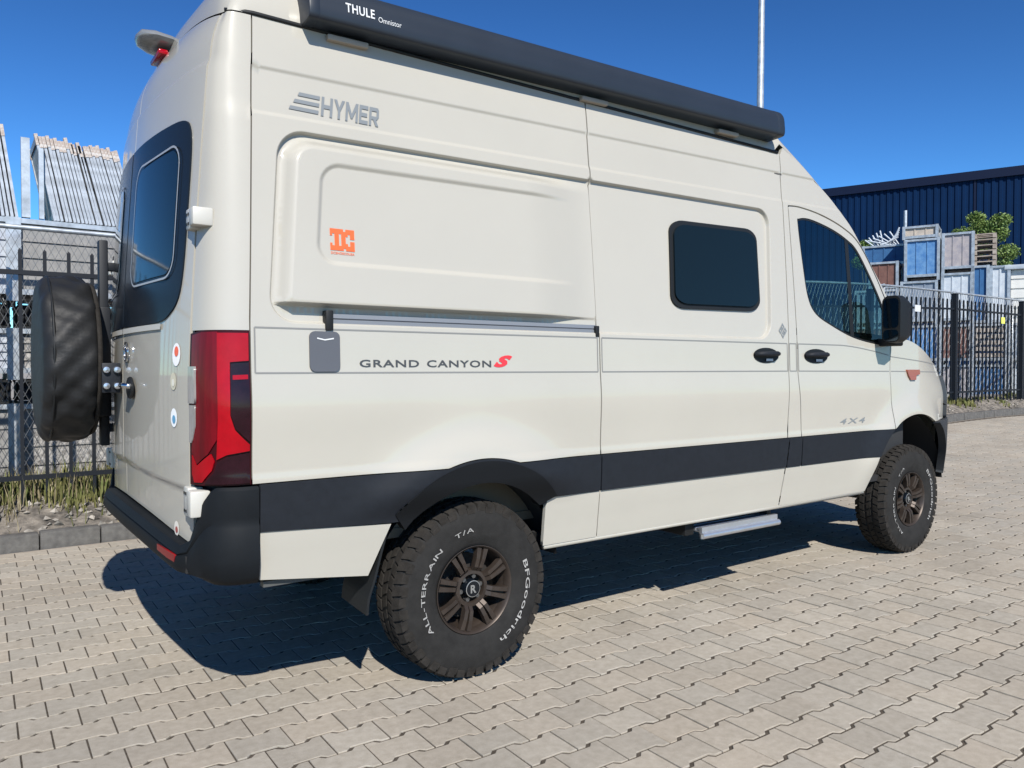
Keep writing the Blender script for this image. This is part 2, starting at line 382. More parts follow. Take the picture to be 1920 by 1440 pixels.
for z in (0.965, 0.952, 0.94, 0.928): CL.append([(x, z) for x in np.arange(-0.95, 3.4, 0.03)])
for c, r0 in ((WR, 0.555), (WF, 0.59)):
    for r in np.arange(r0 + 0.01, r0 + 0.3, 0.02):
        for t in np.arange(0, 181, 2.2): FP.append((c[0] + r * math.cos(R(t)), 0.40 + r * math.sin(R(t))))
FP = np.array(FP)
def arc(c, r, a0, a1, n=28): return [(c[0] + r * math.cos(R(a0 + (a1 - a0) * i / n)), c[1] + r * math.sin(R(a0 + (a1 - a0) * i / n))) for i in range(n + 1)]
def lin(pts, z): return float(np.interp(z, [p[1] for p in pts], [p[0] for p in pts]))
SEAM_R = [(-.93, .5), (-.93, 1.5), (-.883, 2.62)]           # corner seam
SD_R = 0.715                                                # sliding door rear edge
SD_F = [(2.15, .50), (2.19, .80), (2.206, 1.33), (2.25, 2.30), (2.262, 2.64)]
FD_R = [(2.328, .50), (2.333, .95), (2.318, 1.10), (2.298, 1.25), (2.295, 1.33), (2.298, 1.74), (2.303, 2.30)]
G = 0.0035
ZT = 2.616
def curve(pts, z0, z1, n, dx=0): return [(lin(pts, z0 + (z1 - z0) * i / n) + dx, z0 + (z1 - z0) * i / n) for i in range(n + 1)]
ARC_R = (0.03, 0.39)
dx = math.sqrt(0.560**2 - 0.53**2)
rear_quarter = [(-0.93, 0.921), (ARC_R[0] - dx, 0.921)] + arc(ARC_R, 0.560, 180 - math.degrees(math.asin(0.53 / 0.56)), math.degrees(math.asin(0.53 / 0.56)))[1:-1] + [(ARC_R[0] + dx, 0.921), (SD_R - G, 0.921), (SD_R - G, ZT)] + curve(SEAM_R, ZT, 0.921, 12)[:-1]
a_top = [(2.303, 2.302), (2.424, 2.307), (2.646, 2.285), (2.876, 2.232), (3.051, 2.150), (3.217, 1.965), (3.33, 1.800), (3.425, 1.650)]
DT = smooth_poly(a_top, 5)
roof_f = smooth_poly([(2.262, 2.680), (2.361, 2.640), (2.519, 2.556), (2.676, 2.468), (2.783, 2.403), (2.890, 2.322), (3.001, 2.232), (3.163, 2.050), (3.363, 1.818), (3.500, 1.655), (3.575, 1.545)], 4)
slide_up = [(SD_R + G, 0.921)] + curve(SD_F, 0.921, ZT, 14, -G) + [(SD_R + G, ZT)]
slide_low = [(SD_R + G, 0.518)] + curve(SD_F, 0.518, 0.744, 6, -G) + [(SD_R + G, 0.744)]
bpill = curve(SD_F, 0.921, ZT, 14, G) + [(2.27, ZT)] + roof_f[2:] + [(3.45, 1.53), (3.425 + .012, 1.650)] + [(x + 0.008, z + 0.009) for x, z in DT[::-1][1:-1]] + [(2.303, 2.310)] + curve(FD_R, 2.30, 0.921, 22, -G)
FD_F = [(3.352, .93), (3.352, 1.30), (3.368, 1.47), (3.405, 1.56), (3.425, 1.65)]
aF = 180 - math.degrees(math.asin((0.921 - 0.42) / 0.59))
door_low = [(2.336, .921)]
fx = WF[0] - math.sqrt(0.59**2 - 0.501**2)
front_door = curve(FD_R, 0.921, 2.30, 22, G) + DT[1:] + [(3.405 - G, 1.56), (3.368 - G, 1.47), (3.352 - G, 1.30), (3.352 - G, 0.931), (fx - 0.0 if fx < 3.348 else 3.348, 0.921)]
WIN = smooth_poly([(2.386, 2.205), (2.405, 2.240), (2.527, 2.250), (2.753, 2.214), (2.927, 2.160), (3.043, 2.092), (3.205, 1.892), (3.310, 1.728), (3.360, 1.590), (3.350, 1.515), (3.300, 1.488), (3.153, 1.490), (2.903, 1.525), (2.671, 1.592), (2.506, 1.660), (2.434, 1.760), (2.405, 1.95)], 5, closed=True)
fend_top = smooth_poly([(3.405, 1.56), (3.46, 1.535), (3.56, 1.530), (3.70, 1.505), (3.90, 1.435), (4.10, 1.365), (4.28, 1.29), (4.42, 1.19), (4.50, 1.07), (4.515, 1.00), (4.50, 0.96)], 5)
fender = [(3.352 + G, 0.945)] + [(3.352 + G, 1.30), (3.368 + G, 1.47)] + fend_top + arc((WF[0], 0.42), 0.59, math.degrees(math.asin(0.528 / 0.59)), aF, 30)
for mir in (False, True):
    panel('body_side', rear_quarter, side, PAINT, van, pts=FP, lines=CL, mirror=mir, **({'label': 'rear quarter panel with blank moulded window and stickers'} if not mir else {}))
    sd = panel('sliding_door', slide_up, side, PAINT, van, pts=FP, lines=CL, mirror=mir)
    panel('lower_panel', slide_low, side, PAINT, sd, mirror=mir)
    panel('door_pillar', bpill, side, PAINT, van, pts=FP, lines=CL, mirror=mir)
    fd = panel('front_door', front_door, side, PAINT, van, holes=[WIN], pts=FP, lines=CL, mirror=mir)
    panel('window_glass', [(x, z) for x, z in WIN], side, GLASS, fd, flange=0.0, off=-0.006, mirror=mir)
    # black seal round the glass and the divider bar
    mb = MB(); strip(mb, WIN + WIN[:2], 0.026, side, -0.003); strip(mb, [(2.918, 2.165), (2.912, 1.85), (2.905, 1.525)], 0.040, side, -0.0035)
    if mir: mb.v = [(x, -y, z) for x, y, z in mb.v]
    mb.build('window_seal', BLACK, fd)
    panel('front_fender', fender, side, PAINT, van, pts=FP, lines=CL, mirror=mir)
    # grey trim band: rear, sliding door, pillar, front door
    trims = [[(-0.905, 0.746), (-0.385, 0.724)] + arc(ARC_R, 0.53, 141, 120, 6)[:0] + [(-0.350, 0.770), (-0.318, 0.822)] + arc(ARC_R, 0.553, 180 - 51, 180 - 90, 14) + arc(ARC_R, 0.553, 90, 42, 14)[1:] + [(0.386, 0.745), (0.711, 0.745), (0.711, 0.916), (ARC_R[0] + dx + .012, 0.916)]]
    arch = [(-0.905, 0.748), (-0.388, 0.722)] + arc((0.02, 0.395), 0.462, 180 - 45, 44, 30) + [(0.388, 0.716), (0.388, 0.747), (SD_R - G, 0.747), (SD_R - G, 0.917), (ARC_R[0] + dx + 0.006, 0.917)] + arc(ARC_R, 0.556, math.degrees(math.asin(0.527 / 0.556)), 180 - math.degrees(math.asin(0.527 / 0.556)), 24) + [(ARC_R[0] - dx - 0.006, 0.917), (-0.905, 0.917)]
    trim_off = 0.009
    tr = panel('side_trim', arch, side, TRIM, van, off=trim_off, flange=0.03, step=0.025, pts=FP, lines=CL, mirror=mir)
    panel('side_trim', [(SD_R + G, 0.747), (2.177, 0.747), (2.199, 0.917), (SD_R + G, 0.917)], side, TRIM, van, off=trim_off, flange=0.03, mirror=mir)
    panel('side_trim', [(2.186, 0.747), (2.325, 0.747), (2.328, 0.917), (2.208, 0.917)], side, TRIM, van, off=trim_off, flange=0.03, mirror=mir)
    panel('side_trim', [(2.334, 0.747), (3.168, 0.747)] + arc((WF[0], 0.42), 0.60, 147, 124, 6) + [(3.325, 0.917), (2.338, 0.917)], side, TRIM, van, off=trim_off, flange=0.03, mirror=mir)
    panel('arch_lip', arc((0.02, 0.392), 0.458, 140, 45, 30) + arc((0.03, 0.39), 0.548, 42, 138, 30), side, mat('arch_lip_shaded', (.0052, .0060, .0072), .65, spec=.15), van, off=.015, flange=.05, step=0.025, mirror=mir)  # darker tone paints in the shade on the curving lip
    # cream panels below the trim
    panel('lower_panel', [(-0.903, 0.748), (-0.388, 0.716), (-0.478, 0.520), (-0.902, 0.572)], side, PAINT, van, off=0.004, flange=0.03, mirror=mir)
    panel('lower_panel', [(0.388, 0.520), (SD_R - G, 0.520), (SD_R - G, 0.743), (0.388, 0.743)], side, PAINT, van, off=0.002, mirror=mir)
    panel('lower_panel', curve(SD_F, 0.520, 0.743, 4, G) + [(3.165, 0.743), (3.080, 0.520)], side, PAINT, van, off=0.002, mirror=mir)
    sg = -1 if not mir else 1
    mb = MB(); mb.tube([(0.40, sg * .968, .512), (3.07, sg * .968, .512)], 0.014, 8); mb.build('sill_edge', PAINT, van, smooth=True)
    mb = MB(); mb.box((-0.88, sg * .93, .535), (-.49, sg * .965, .556)); mb.build('sill_edge', mat('sill_metal', (.06, .062, .06), .6), van)
    # dark shell behind the gaps
    for rect, nm in (([(-0.93, .54), (-.50, .54), (-.50, .92), (.50, .92), (.50, .54), (2.30, .54), (2.28, 2.6), (-.88, 2.6)], 'inner_shell'), ([(2.28, .54), (3.06, .54), (3.06, .95), (3.44, 1.0), (3.40, 1.44), (2.28, 1.44)], 'inner_shell')):
        panel(nm, rect, side, LINER, van, off=-0.055, flange=0, step=0.08, mirror=mir)
    # wheel arch liners
    for c, r, z0 in (((0.02, 0.395), 0.475, -0.62), ((WF[0], 0.42), 0.60, -0.55)):
        mb = MB(); n = 28; ring = [(c[0] + r * math.cos(R(8 + 164 * i / n)), c[1] + r * math.sin(R(8 + 164 * i / n))) for i in range(n + 1)]
        yo = 0.958 if c[0] < 1 else 0.915; yi = abs(z0)
        mb.add([(x, sg * yo, z) for x, z in ring] + [(x, sg * yi, z) for x, z in ring], [(i, i + 1, n + 2 + i, n + 1 + i) for i in range(n)])
        mb.add([(x, sg * yi, z) for x, z in ring], [tuple(range(n + 1))])
        mb.build('arch_liner', LINER, van, smooth=True)

# pinstripe outlines along the belt
mb = MB()
for x0, x1 in ((-0.917, 0.700), (0.728, 2.196), (2.218, 2.284), (2.306, 3.340)):
    z0, z1 = 1.312, 1.474
    n = max(2, int((x1 - x0) / 0.06)); X = np.linspace(x0, x1, n)
    strip(mb, [(x, z0 - 0.004 * max(0, x - 2.3)) for x in X], 0.006, side)
    strip(mb, [(x, z1 + (-0.06 * max(0, (x - 2.75) / 0.6) ** 1.5 if x > 2.75 else 0)) for x in X], 0.006, side)
    strip(mb, [(x0, z) for z in np.linspace(z0, z1, 8)], 0.006, side)
    if x1 < 3: strip(mb, [(x1, z) for z in np.linspace(z0, z1, 8)], 0.006, side)
strip(mb, [(x, 1.308 - 0.01 * (x - 3.36)) for x in np.linspace(3.365, 4.25, 20)], 0.006, side)
strip(mb, [(x, 1.408 - 0.07 * (x - 3.36)) for x in np.linspace(3.365, 4.15, 20)], 0.006, side)
mb.build('pinstripe', LINEG, van)

# ------------------------------------------------------------------ rear end
_rx = cspline([0, .15, .40, .65, .84, .90, .96], [-1.180, -1.178, -1.162, -1.133, -1.097, -1.078, -1.046])
def Rx(y, z):
    y = np.asarray(y, float); z = np.asarray(z, float); x = _rx(np.abs(y))  + 0.085 * np.maximum(0, (z - 1.3) / 1.3) ** 1.3 + 0.09 * np.maximum(0, (z - 2.48) / 0.25) ** 2
    x = x + 0.012 * ss(0.945, 0.915, z + 0.05 * np.abs(y)) + 0.008 * ss(2.428, 2.442, z) * 1.0
    return x
def rear(a, z): return np.stack([Rx(-np.asarray(a, float), z), -np.asarray(a, float), np.asarray(z, float)], -1)
RP = [(a, z) for a in np.arange(-0.84, 0.85, 0.03) for z in (2.425, 2.430, 2.435, 2.440, 2.446)] + [(a, 0.93 - 0.05 * abs(a) + d) for a in np.arange(-0.84, 0.85, 0.03) for d in (-.02, -.01, 0, .01, .02)]
YD = 0.838
def corner_y(z): return YD
def dtop(a): return 2.715 - 0.103 * (abs(a) / YD) ** 2
def dbot(a): return 0.775 - 0.085 * (abs(a) / YD) ** 2
doors = []
for sgn in (1, -1):
    A = [0.004 + (YD - 0.006 - 0.004) * i / 14 for i in range(15)]
    out = [(sgn * a, dbot(a)) for a in A] + [(sgn * a, dtop(a) - .003) for a in A[::-1]]
    doors.append(panel('rear_door', out, rear, PAINT, van, pts=RP, label='right rear door with black glazed upper half and small stickers' if sgn == 1 else None))
    # gloss black upper glazing with an inset window
    blk = smooth_poly([(0.010, 1.505), (0.30, 1.500), (0.555, 1.505), (0.66, 1.530), (0.735, 1.585), (0.765, 1.70), (0.772, 1.90), (0.770, 2.12), (0.745, 2.215), (0.68, 2.250), (0.50, 2.262), (0.25, 2.268), (0.010, 2.270)], 4)
    bp = panel('glazing', [(sgn * a, z) for a, z in blk], rear, GLAZE, doors[-1], off=0.006, flange=0.012)
    wi = rrect(0.165, 0.678, 1.682, 2.150, 0.075)
    panel('window_pane', [(sgn * a, z) for a, z in wi], rear, TINT, doors[-1], off=0.010, flange=0.006)
    mb = MB(); wl = rrect(0.150, 0.693, 1.667, 2.165, 0.085)
    strip(mb, [(sgn * a, z) for a, z in wl + wl[:1]], 0.008, rear, 0.0125); mb.build('window_trim', TRIMW, doors[-1])
    mb = MB(); strip(mb, [(sgn * a, 1.488) for a in np.linspace(0.005, 0.58, 20)], 0.022, rear, 0.006); mb.build('glazing_sill', WHITEP, doors[-1])
DR, DL = doors
# lamp glass corner and corner pillar as one chart: c = 0 at the rear door, c = 1 at the side seam
def cornerf(c, z, out=0.0):
    c = np.asarray(c, float); z = np.asarray(z, float); s = 1 - c
    x0 = np.interp(z, [.5, 1.5, 2.62], [-.93, -.93, -.883]); y0 = O(np.full_like(z, -.93) + 0 * c, z)
    x3 = Rx(-YD - 0 * z, z) ; y3 = YD + 0 * z
    x1 = x0 - 0.115; y1 = y0; sl = (Rx(-(YD - .01) - 0 * z, z) - x3) / .01
    x2 = x3 - sl * 0.085; y2 = y3 + np.clip(y0 - y3, .03, .2) * 0.52
    b = lambda p0, p1, p2, p3: (1 - s)**3 * p0 + 3 * s * (1 - s)**2 * p1 + 3 * s * s * (1 - s) * p2 + s**3 * p3
    return np.stack([b(x0, x1, x2, x3), -b(y0, y1, y2, y3), z], -1)
def cmap(c, z): return cornerf(c, np.asarray(z, float))
for mir in (False, True):
    panel('corner_pillar', [(0.03, 1.463), (0.985, 1.463), (0.985, 2.612), (0.03, 2.612)], cmap, PAINT, van, step=0.05, mirror=mir)
    panel('inner_shell', [(0.0, .60), (1, .60), (1, 2.6), (0.0, 2.6)], cmap, LINER, van, step=0.08, off=-0.045, flange=0, mirror=mir)
    hs = panel('tail_light', [(0.01, 0.915), (0.985, 0.921), (0.985, 1.462), (0.30, 1.462), (0.01, 1.452)], cmap, mat('lamp_body', (.030, .002, .004), .25, spec=.2), van, step=0.04, off=0.002, flange=0.03, mirror=mir, **({'label': 'tall red tail light with smoked lower half'} if not mir else {}))
    # lens pieces, outlined in (picture fraction across, height): 0 = inner edge, 1 = side seam
    cu = cspline([0, .055, .117, .19, .27, .365, .468, .583, .71, .85, 1.0], [0, .1, .2, .3, .4, .5, .6, .7, .8, .9, 1.0])
    def L(pts): return [(float(cu(p)), z) for p, z in pts]
    lens = [('lens', REDD, [(.05, 1.445), (.20, 1.455), (.46, 1.456), (.46, 1.20), (.44, 1.08), (.30, 1.03), (.12, .99), (.05, 1.03)]),
            ('lens', RED, [(.46, 1.452), (.95, 1.452), (.95, 1.355), (.66, 1.350), (.65, 1.165), (.72, 1.115), (.95, 1.062), (.95, 1.040), (.60, 1.028), (.44, 1.010), (.46, 1.15)]),
            ('lens', SMOKE, [(.672, 1.345), (.95, 1.349), (.95, 1.072), (.74, 1.118), (.662, 1.165)]),
            ('lens', RED, [(.05, .955), (.05, 1.022), (.12, .985), (.34, 1.030), (.40, 1.005), (.36, .972), (.20, .928), (.08, .925)]),
            ('lens', SMOKE, [(.24, .924), (.40, .965), (.45, 1.003), (.62, 1.022), (.95, 1.034), (.95, .927)]),
            ('reversing_lens', CLEAR, [(.03, 1.205), (.12, 1.205), (.12, 1.335), (.03, 1.335)]),
            ('reversing_lens', CLEAR, [(.03, 1.065), (.06, 1.065), (.11, 1.125), (.11, 1.198), (.03, 1.198)])]
    for k, (nm, m, pts) in enumerate(lens):
        panel(nm, L(pts), cmap, m, hs, step=0.03, off=0.007 + 0.0022 * (k % 3) + (0.004 if nm != 'lens' else 0), flange=0.012, mirror=mir)
    panel('lens', L([(.70, 1.288), (.93, 1.290), (.93, 1.306), (.70, 1.304)]), cmap, RED, hs, step=0.03, off=0.014, flange=0.004, mirror=mir)
    sg = 1 if mir else -1
    # white hinge blocks
    for z0, z1 in ((1.822, 1.898), (0.800, 0.905)):
        xx = float(Rx(-.86, (z0 + z1) / 2)); mb = MB()
        mb.box((xx - 0.034, sg * .800, z0), (xx + 0.02, sg * .862, z1)); mb.box((xx - 0.040, sg * .868, z0 + .006), (xx + .03, sg * .925, z1 - .006))
        h = mb.build('hinge', WHITEP, van, bevel=0.007)
        mb = MB()
        for zz in (z0 + .02, z1 - .022):
            mb.box((xx - .0365, sg * .814, zz - .005), (xx - .033, sg * .824, zz + .005)); mb.box((xx - .0365, sg * .838, zz - .005), (xx - .033, sg * .848, zz + .005))
        mb.build_each('bolt', BLACK, h)
# bumper: one swept sheet round the corners
def plan_path():
    P = []
    for x in np.linspace(-0.912, -0.93, 2)[:-1]: P.append((x, -float(O(x, .75))))
    for c in np.linspace(1, 0, 12): q = cornerf(np.array([c]), np.array([0.75]))[0]; P.append((q[0], q[1]))
    for y in np.linspace(-YD, YD, 41)[1:-1]: P.append((float(Rx(y, 0.75)) - 0.012, y))
    return P
half = plan_path(); k = 13
left = [(x, -y) for x, y in half[:k]][::-1]
path = np.array(half + left)
tg = np.gradient(path, axis=0); tg /= np.linalg.norm(tg, axis=1)[:, None]; nrm = np.stack([tg[:, 1], -tg[:, 0]], 1)
if nrm[len(path) // 2][0] > 0: nrm = -nrm
prof = [(0.0, -0.03), (0.0, 0.010), (0.03, 0.020), (0.30, 0.024), (0.36, 0.018), (0.40, 0.024), (0.72, 0.030), (0.90, 0.020), (0.98, -0.005), (1.0, -0.05)]
mb = MB(); V = []
for (x, y), n in zip(path, nrm):
    a = abs(y); f = float(ss(0.97, 0.80, a)); zt = 0.913 + (0.762 - 0.075 * (a / .84) ** 2 - 0.913) * f; zb = 0.560 + 0.10 * max(0, 1 - (a / 0.95) ** 2)
    for t, o in prof:
        oo = o + (0.012 if 0.05 < t < 0.95 else 0) * f; V.append((x + n[0] * oo, y + n[1] * oo, zt + (zb - zt) * t))
n_ = len(prof); mb.add(V, [(i * n_ + j, (i + 1) * n_ + j, (i + 1) * n_ + j + 1, i * n_ + j + 1) for i in range(len(path) - 1) for j in range(n_ - 1)])
bumper = mb.build('rear_bumper', BUMP, van, smooth=True, auto=40)
for mir in (False, True): panel('reflector', [(.64, .648), (.79, .634), (.79, .660), (.64, .676)], rear, mat('reflector_red', (.16, .006, .008), .3), bumper, off=.052, flange=.012, mirror=mir)
# rear door fittings
mb = MB(); mb.lathe([(0.0, 0.0), (.052, 0), (.055, .006), (.05, .012), (0, .014)], 24)
hx = float(Rx(-.155, 1.245))
mb.v = [(hx - 0.004 - y, -.215 + x * 1.15, 1.248 + z * 0.85) for x, y, z in mb.v]; hb = mb.build('door_handle', BLACK, DR, smooth=True, auto=40)
mb = MB(); mb.tube([(hx - .018, -.275, 1.255), (hx - .038, -.25, 1.258), (hx - .038, -.18, 1.258), (hx - .018, -.155, 1.255)], .011, 8); mb.build('lever', CHROME, hb, smooth=True)
mb = MB(); mb.lathe([(.036, 0), (.043, .004), (.043, .010), (.036, .012)], 28, close=True)
for a in (90, 210, 330):
    M = Matrix.Rotation(R(a), 3, 'Y'); mb.add([tuple(M @ Vector(q)) for q in ((-.007, .004, 0), (.007, .004, 0), (0, .004, -.039), (0, .010, 0))], [(0, 1, 2), (0, 2, 3), (1, 3, 2), (0, 3, 1)])
ex = float(Rx(-.12, 1.40)); mb.v = [(ex - .003 - y, -.115 + x, 1.398 + z) for x, y, z in mb.v]; mb.build('badge', CHROME, DR, smooth=True, auto=30)
st = [((0.735, 1.379), .034, (.75, .75, .76), (.70, .12, .06)), ((0.712, 1.281), .026, (.50, .47, .36), (.62, .60, .52)), ((0.715, 1.147), .028, (.75, .77, .78), (.10, .28, .45)), ((0.70, 0.735), .022, (.62, .58, .52), (.30, .07, .06))]
for i, ((a, z), r, c1, c2) in enumerate(st):
    th = np.linspace(0, 2 * np.pi, 21)[:-1]
    v = np.stack([a + r * np.cos(th), z + 1.25 * r * np.sin(th)], 1); s_ = decal('sticker', np.vstack([v, [[a, z]]]), [(j, (j + 1) % 20, 20) for j in range(20)], rear, mat('sticker_ground_%d' % i, c1, .5), DR, off=.0025)
    v2 = np.stack([a + .5 * r * np.cos(th) + .1 * r, z + .55 * r * np.sin(th) + (.35 if i == 0 else -.2) * r], 1)
    decal('sticker_print', np.vstack([v2, [[a, z]]]), [(j, (j + 1) % 20, 20) for j in range(20)], rear, mat('sticker_print_%d' % i, c2, .5), s_, off=.004)
# reversing camera / high brake light on the roof edge
mb = MB(); n = 14; V = []
for i, (t, wd, ht) in enumerate(((0.0, .12, .030), (.25, .125, .040), (.6, .115, .042), (.9, .08, .034), (1.0, .03, .012))):
    for j in range(n):
        a = 2 * math.pi * j / n; V.append((-0.95 - 0.165 * t, wd * math.cos(a), 2.758 + 0.024 * t + ht * math.sin(a) * (1 if math.sin(a) > 0 else .6)))
mb.add(V, [(i * n + j, i * n + (j + 1) % n, (i + 1) * n + (j + 1) % n, (i + 1) * n + j) for i in range(4) for j in range(n)] + [tuple(range(n)), tuple(4 * n + j for j in range(n))])
cm_ = mb.build('rear_camera', mat('camera_silver', (.20, .21, .22), .25, .3), van, smooth=True, auto=60)
mb = MB(); mb.box((-1.040, -.09, 2.704), (-1.00, .09, 2.726)); mb.build('brake_lens', RED, cm_, bevel=.006)

# ------------------------------------------------------------------ roof, windscreen, bonnet, nose
def roof_sec(x, edge_z, edge_y, crown, n=24):
    out = []
    for i in range(n + 1):
        t = -1 + 2 * i / n; y = edge_y * math.copysign(abs(t) ** 0.85, t); out.append((x, y, edge_z + crown * (1 - abs(t) ** 5) ** 0.8 * (1 - .25 * t * t)))
    return out
secs = []; NS = 41
row0 = []
for c in np.linspace(1, 0, 7): q = cornerf(np.array([c]), np.array([2.616]))[0]; row0.append((q[0], q[1], 2.618))
for y in np.linspace(-YD, YD, NS - 12)[1:-1]: zt = float(dtop(y)) + .006; row0.append((float(Rx(y, zt)), y, zt))
row0 += [(x, -y, z) for x, y, z in row0[:7]][::-1]; NS = len(row0)
def roofz(y, ye, ez, cr): t = min(1, abs(y) / ye); return ez + cr * (1 - t ** 11) ** 0.62 * (1 - .10 * t * t)
ye0 = float(_w(2.62)); yy0 = [p[1] for p in row0]; ymax = abs(yy0[0])
for f in (0, .06, .14, .25, .4, .6, .8, 1.0):
    row = []
    for (x, y, z) in row0:
        y1 = y / ymax * ye0; x1 = -.70; z1 = roofz(y1, ye0, 2.618, .25); g = 1 - (1 - f) ** 4.5
        row.append((x + (x1 - x) * (f ** 1.6 * .6 + f * .4), y + (y1 - y) * f, z + (z1 - z) * g))
    secs.append(row)
def roof_row(x, ez, ye, cr): return [(x, y / ymax * ye, roofz(y / ymax * ye, ye, ez, cr)) for y in yy0]
for x, cr in ((0, .25), (1.2, .23), (2.2, .16)): secs.append(roof_row(x, 2.618, ye0, cr))
for i in range(0, len(roof_f) - 24, 2):
    x, z = roof_f[i]; secs.append(roof_row(x, z - .004, float(O(x, min(z, 2.63))), max(.02, .13 * (1 - i / len(roof_f) * 1.5))))
mb = MB(); n = NS; mb.add([p for s in secs for p in s], [(i * n + j, i * n + j + 1, (i + 1) * n + j + 1, (i + 1) * n + j) for i in range(len(secs) - 1) for j in range(n - 1)])
roof = mb.build('roof', PAINT, van, smooth=True)
mb = MB()
for sg in (-1, 1): mb.tube([(-.972, sg * .858, 2.621), (-.93, sg * .880, 2.621)] + [(x, sg * (float(_w(2.62)) + .003), 2.621) for x in (-.88, -.83, 0, 1.2, 2.24)], 0.0085, 6)
mb.build_each('gutter', BLACK, roof, smooth=True)
wsr = roof_f[-25:]
mb = MB(); V = []; m = 17
for (x, z) in wsr:
    ye = float(O(x, z)) - 0.004
    for j in range(m): t = -1 + 2 * j / (m - 1); V.append((x - .004 + 0.24 * (1 - t * t), ye * t, z + .01 * (1 - t * t)))
mb.add(V, [(i * m + j, i * m + j + 1, (i + 1) * m + j + 1, (i + 1) * m + j) for i in range(len(wsr) - 1) for j in range(m - 1)])
mb.build('windscreen', SCREEN, van, smooth=True)
# bonnet and nose: sections from the fender edge across
mb = MB(); V = []; ft = fend_top[6:]; m = 21
for i, (x, z) in enumerate(ft):
    f = i / (len(ft) - 1); ye = float(O(x, z)); bul = 0.06 * (1 - f) + 0.03; fw = 0.10 + 0.06 * f
    for j in range(m):
        t = -1 + 2 * j / (m - 1); q = 1 - abs(t) ** 2.6; V.append((x - .003 + fw * q, ye * t, z - .003 + bul * q * (1 - f)))
nose_end = ft[-1]
for f in (0.5, 1.0):
    x = nose_end[0] + .03 * f; ye = float(O(min(x, 4.6), .7))
    for j in range(m): t = -1 + 2 * j / (m - 1); V.append((x + .16 * (1 - abs(t) ** 2.6), ye * t, nose_end[1] - .38 * f))
mb.add(V, [(i * m + j, i * m + j + 1, (i + 1) * m + j + 1, (i + 1) * m + j) for i in range(len(ft) + 1) for j in range(m - 1)])
mb.build('bonnet', PAINT, van, smooth=True)
fb = [(3.945, .945), (4.20, .952), (4.50, .955), (4.56, .80), (4.575, .70), (4.55, .60), (4.45, .55), (4.22, .545)] + arc((WF[0], .42), .580, 13, 63, 10)
for mir in (False, True):
    fbo = panel('front_bumper', fb, side, mat('front_bumper_grey', (.030, .033, .037), .6, spec=.2), van, off=.030, flange=.05, mirror=mir)
    hl = panel('headlight', [(4.24, 1.27), (4.40, 1.19), (4.49, 1.06), (4.50, .965), (4.25, .962), (4.235, 1.10)], side, mat('headlight_grey', (.045, .050, .056), .3), van, off=.024, flange=.05, mirror=mir)
    sg = 1 if mir else -1
    # side repeater
    panel('indicator', [(3.565, 1.318), (3.745, 1.318), (3.745, 1.286), (3.690, 1.276), (3.680, 1.245), (3.61, 1.245), (3.58, 1.28)], side, AMBER, van, off=.012, flange=.014, mirror=mir)
    # mirror
    mr = MB(); prof2 = rrect(1.050, 1.172, 1.496, 1.798, .045, 5)
    N = len(prof2); cx, cz = 1.111, 1.647
    V = [(3.145, sg * y, z) for y, z in prof2] + [(3.22, sg * (cx + (y - cx) * 1.04), cz + (z - cz) * 1.03) for y, z in prof2] + [(3.30, sg * (cx + (y - cx) * .8), cz + (z - cz) * .85) for y, z in prof2] + [(3.325, sg * (cx + (y - cx) * .4), cz + (z - cz) * .5) for y, z in prof2]
    mr.add(V, [(k * N + i, k * N + (i + 1) % N, (k + 1) * N + (i + 1) % N, (k + 1) * N + i) for k in range(3) for i in range(N)] + [tuple(range(N)), tuple(3 * N + i for i in range(N))])
    mo = mr.build('mirror', BLACK, van, smooth=True, auto=50)
    mb = MB()
    for z0, z1 in ((1.590, 1.780), (1.505, 1.578)):
        g = rrect(1.062, 1.160, z0, z1, .025, 4); g = [(sg * a, b) for a, b in g]; mb.prism(g, 3.1425, 3.1475, lambda a, b, d: (d, a, b))
    mb.build('mirror_glass', mat('mirror_glass', (.07, .085, .10), rough=.08, metal=1.0), mo)
    mb = MB(); mb.box((3.22, sg * .955, 1.475), (3.33, sg * 1.10, 1.525)); mb.build('mirror_arm', BLACK, mo, bevel=.012)
# door handles
for hx0, hx1, par in ((1.877, 2.108, None), (2.362, 2.608, None)):
    cx = (hx0 + hx1) / 2; hw = (hx1 - hx0) / 2; zz = 1.402
    b = panel('door_handle', [(cx + hw * math.cos(t), zz + .044 * math.sin(t)) for t in np.linspace(0, 2 * np.pi, 25)[:-1]], side, BLACK, van, off=.004, flange=.012, step=.02)
    mb = MB(); ys = -float(O(cx, zz))
    mb.tube([(cx - hw * .95, ys - .006, zz + .004), (cx - hw * .6, ys - .034, zz + .008), (cx + hw * .5, ys - .036, zz + .010), (cx + hw * .9, ys - .012, zz + .010)], [.012, .015, .015, .012], 10)
    mb.build('grip', TRIM, b, smooth=True)
    mb = MB(); g = rrect(cx - hw * .05, cx + hw * .45, zz - .033, zz - .018, .006, 3); strip(mb, [(cx - hw * .1, zz - .026), (cx + hw * .45, zz - .026)], .014, side, .0105); mb.build('pale_insert', LETW, b)  # pale strip across the lower half of the handle
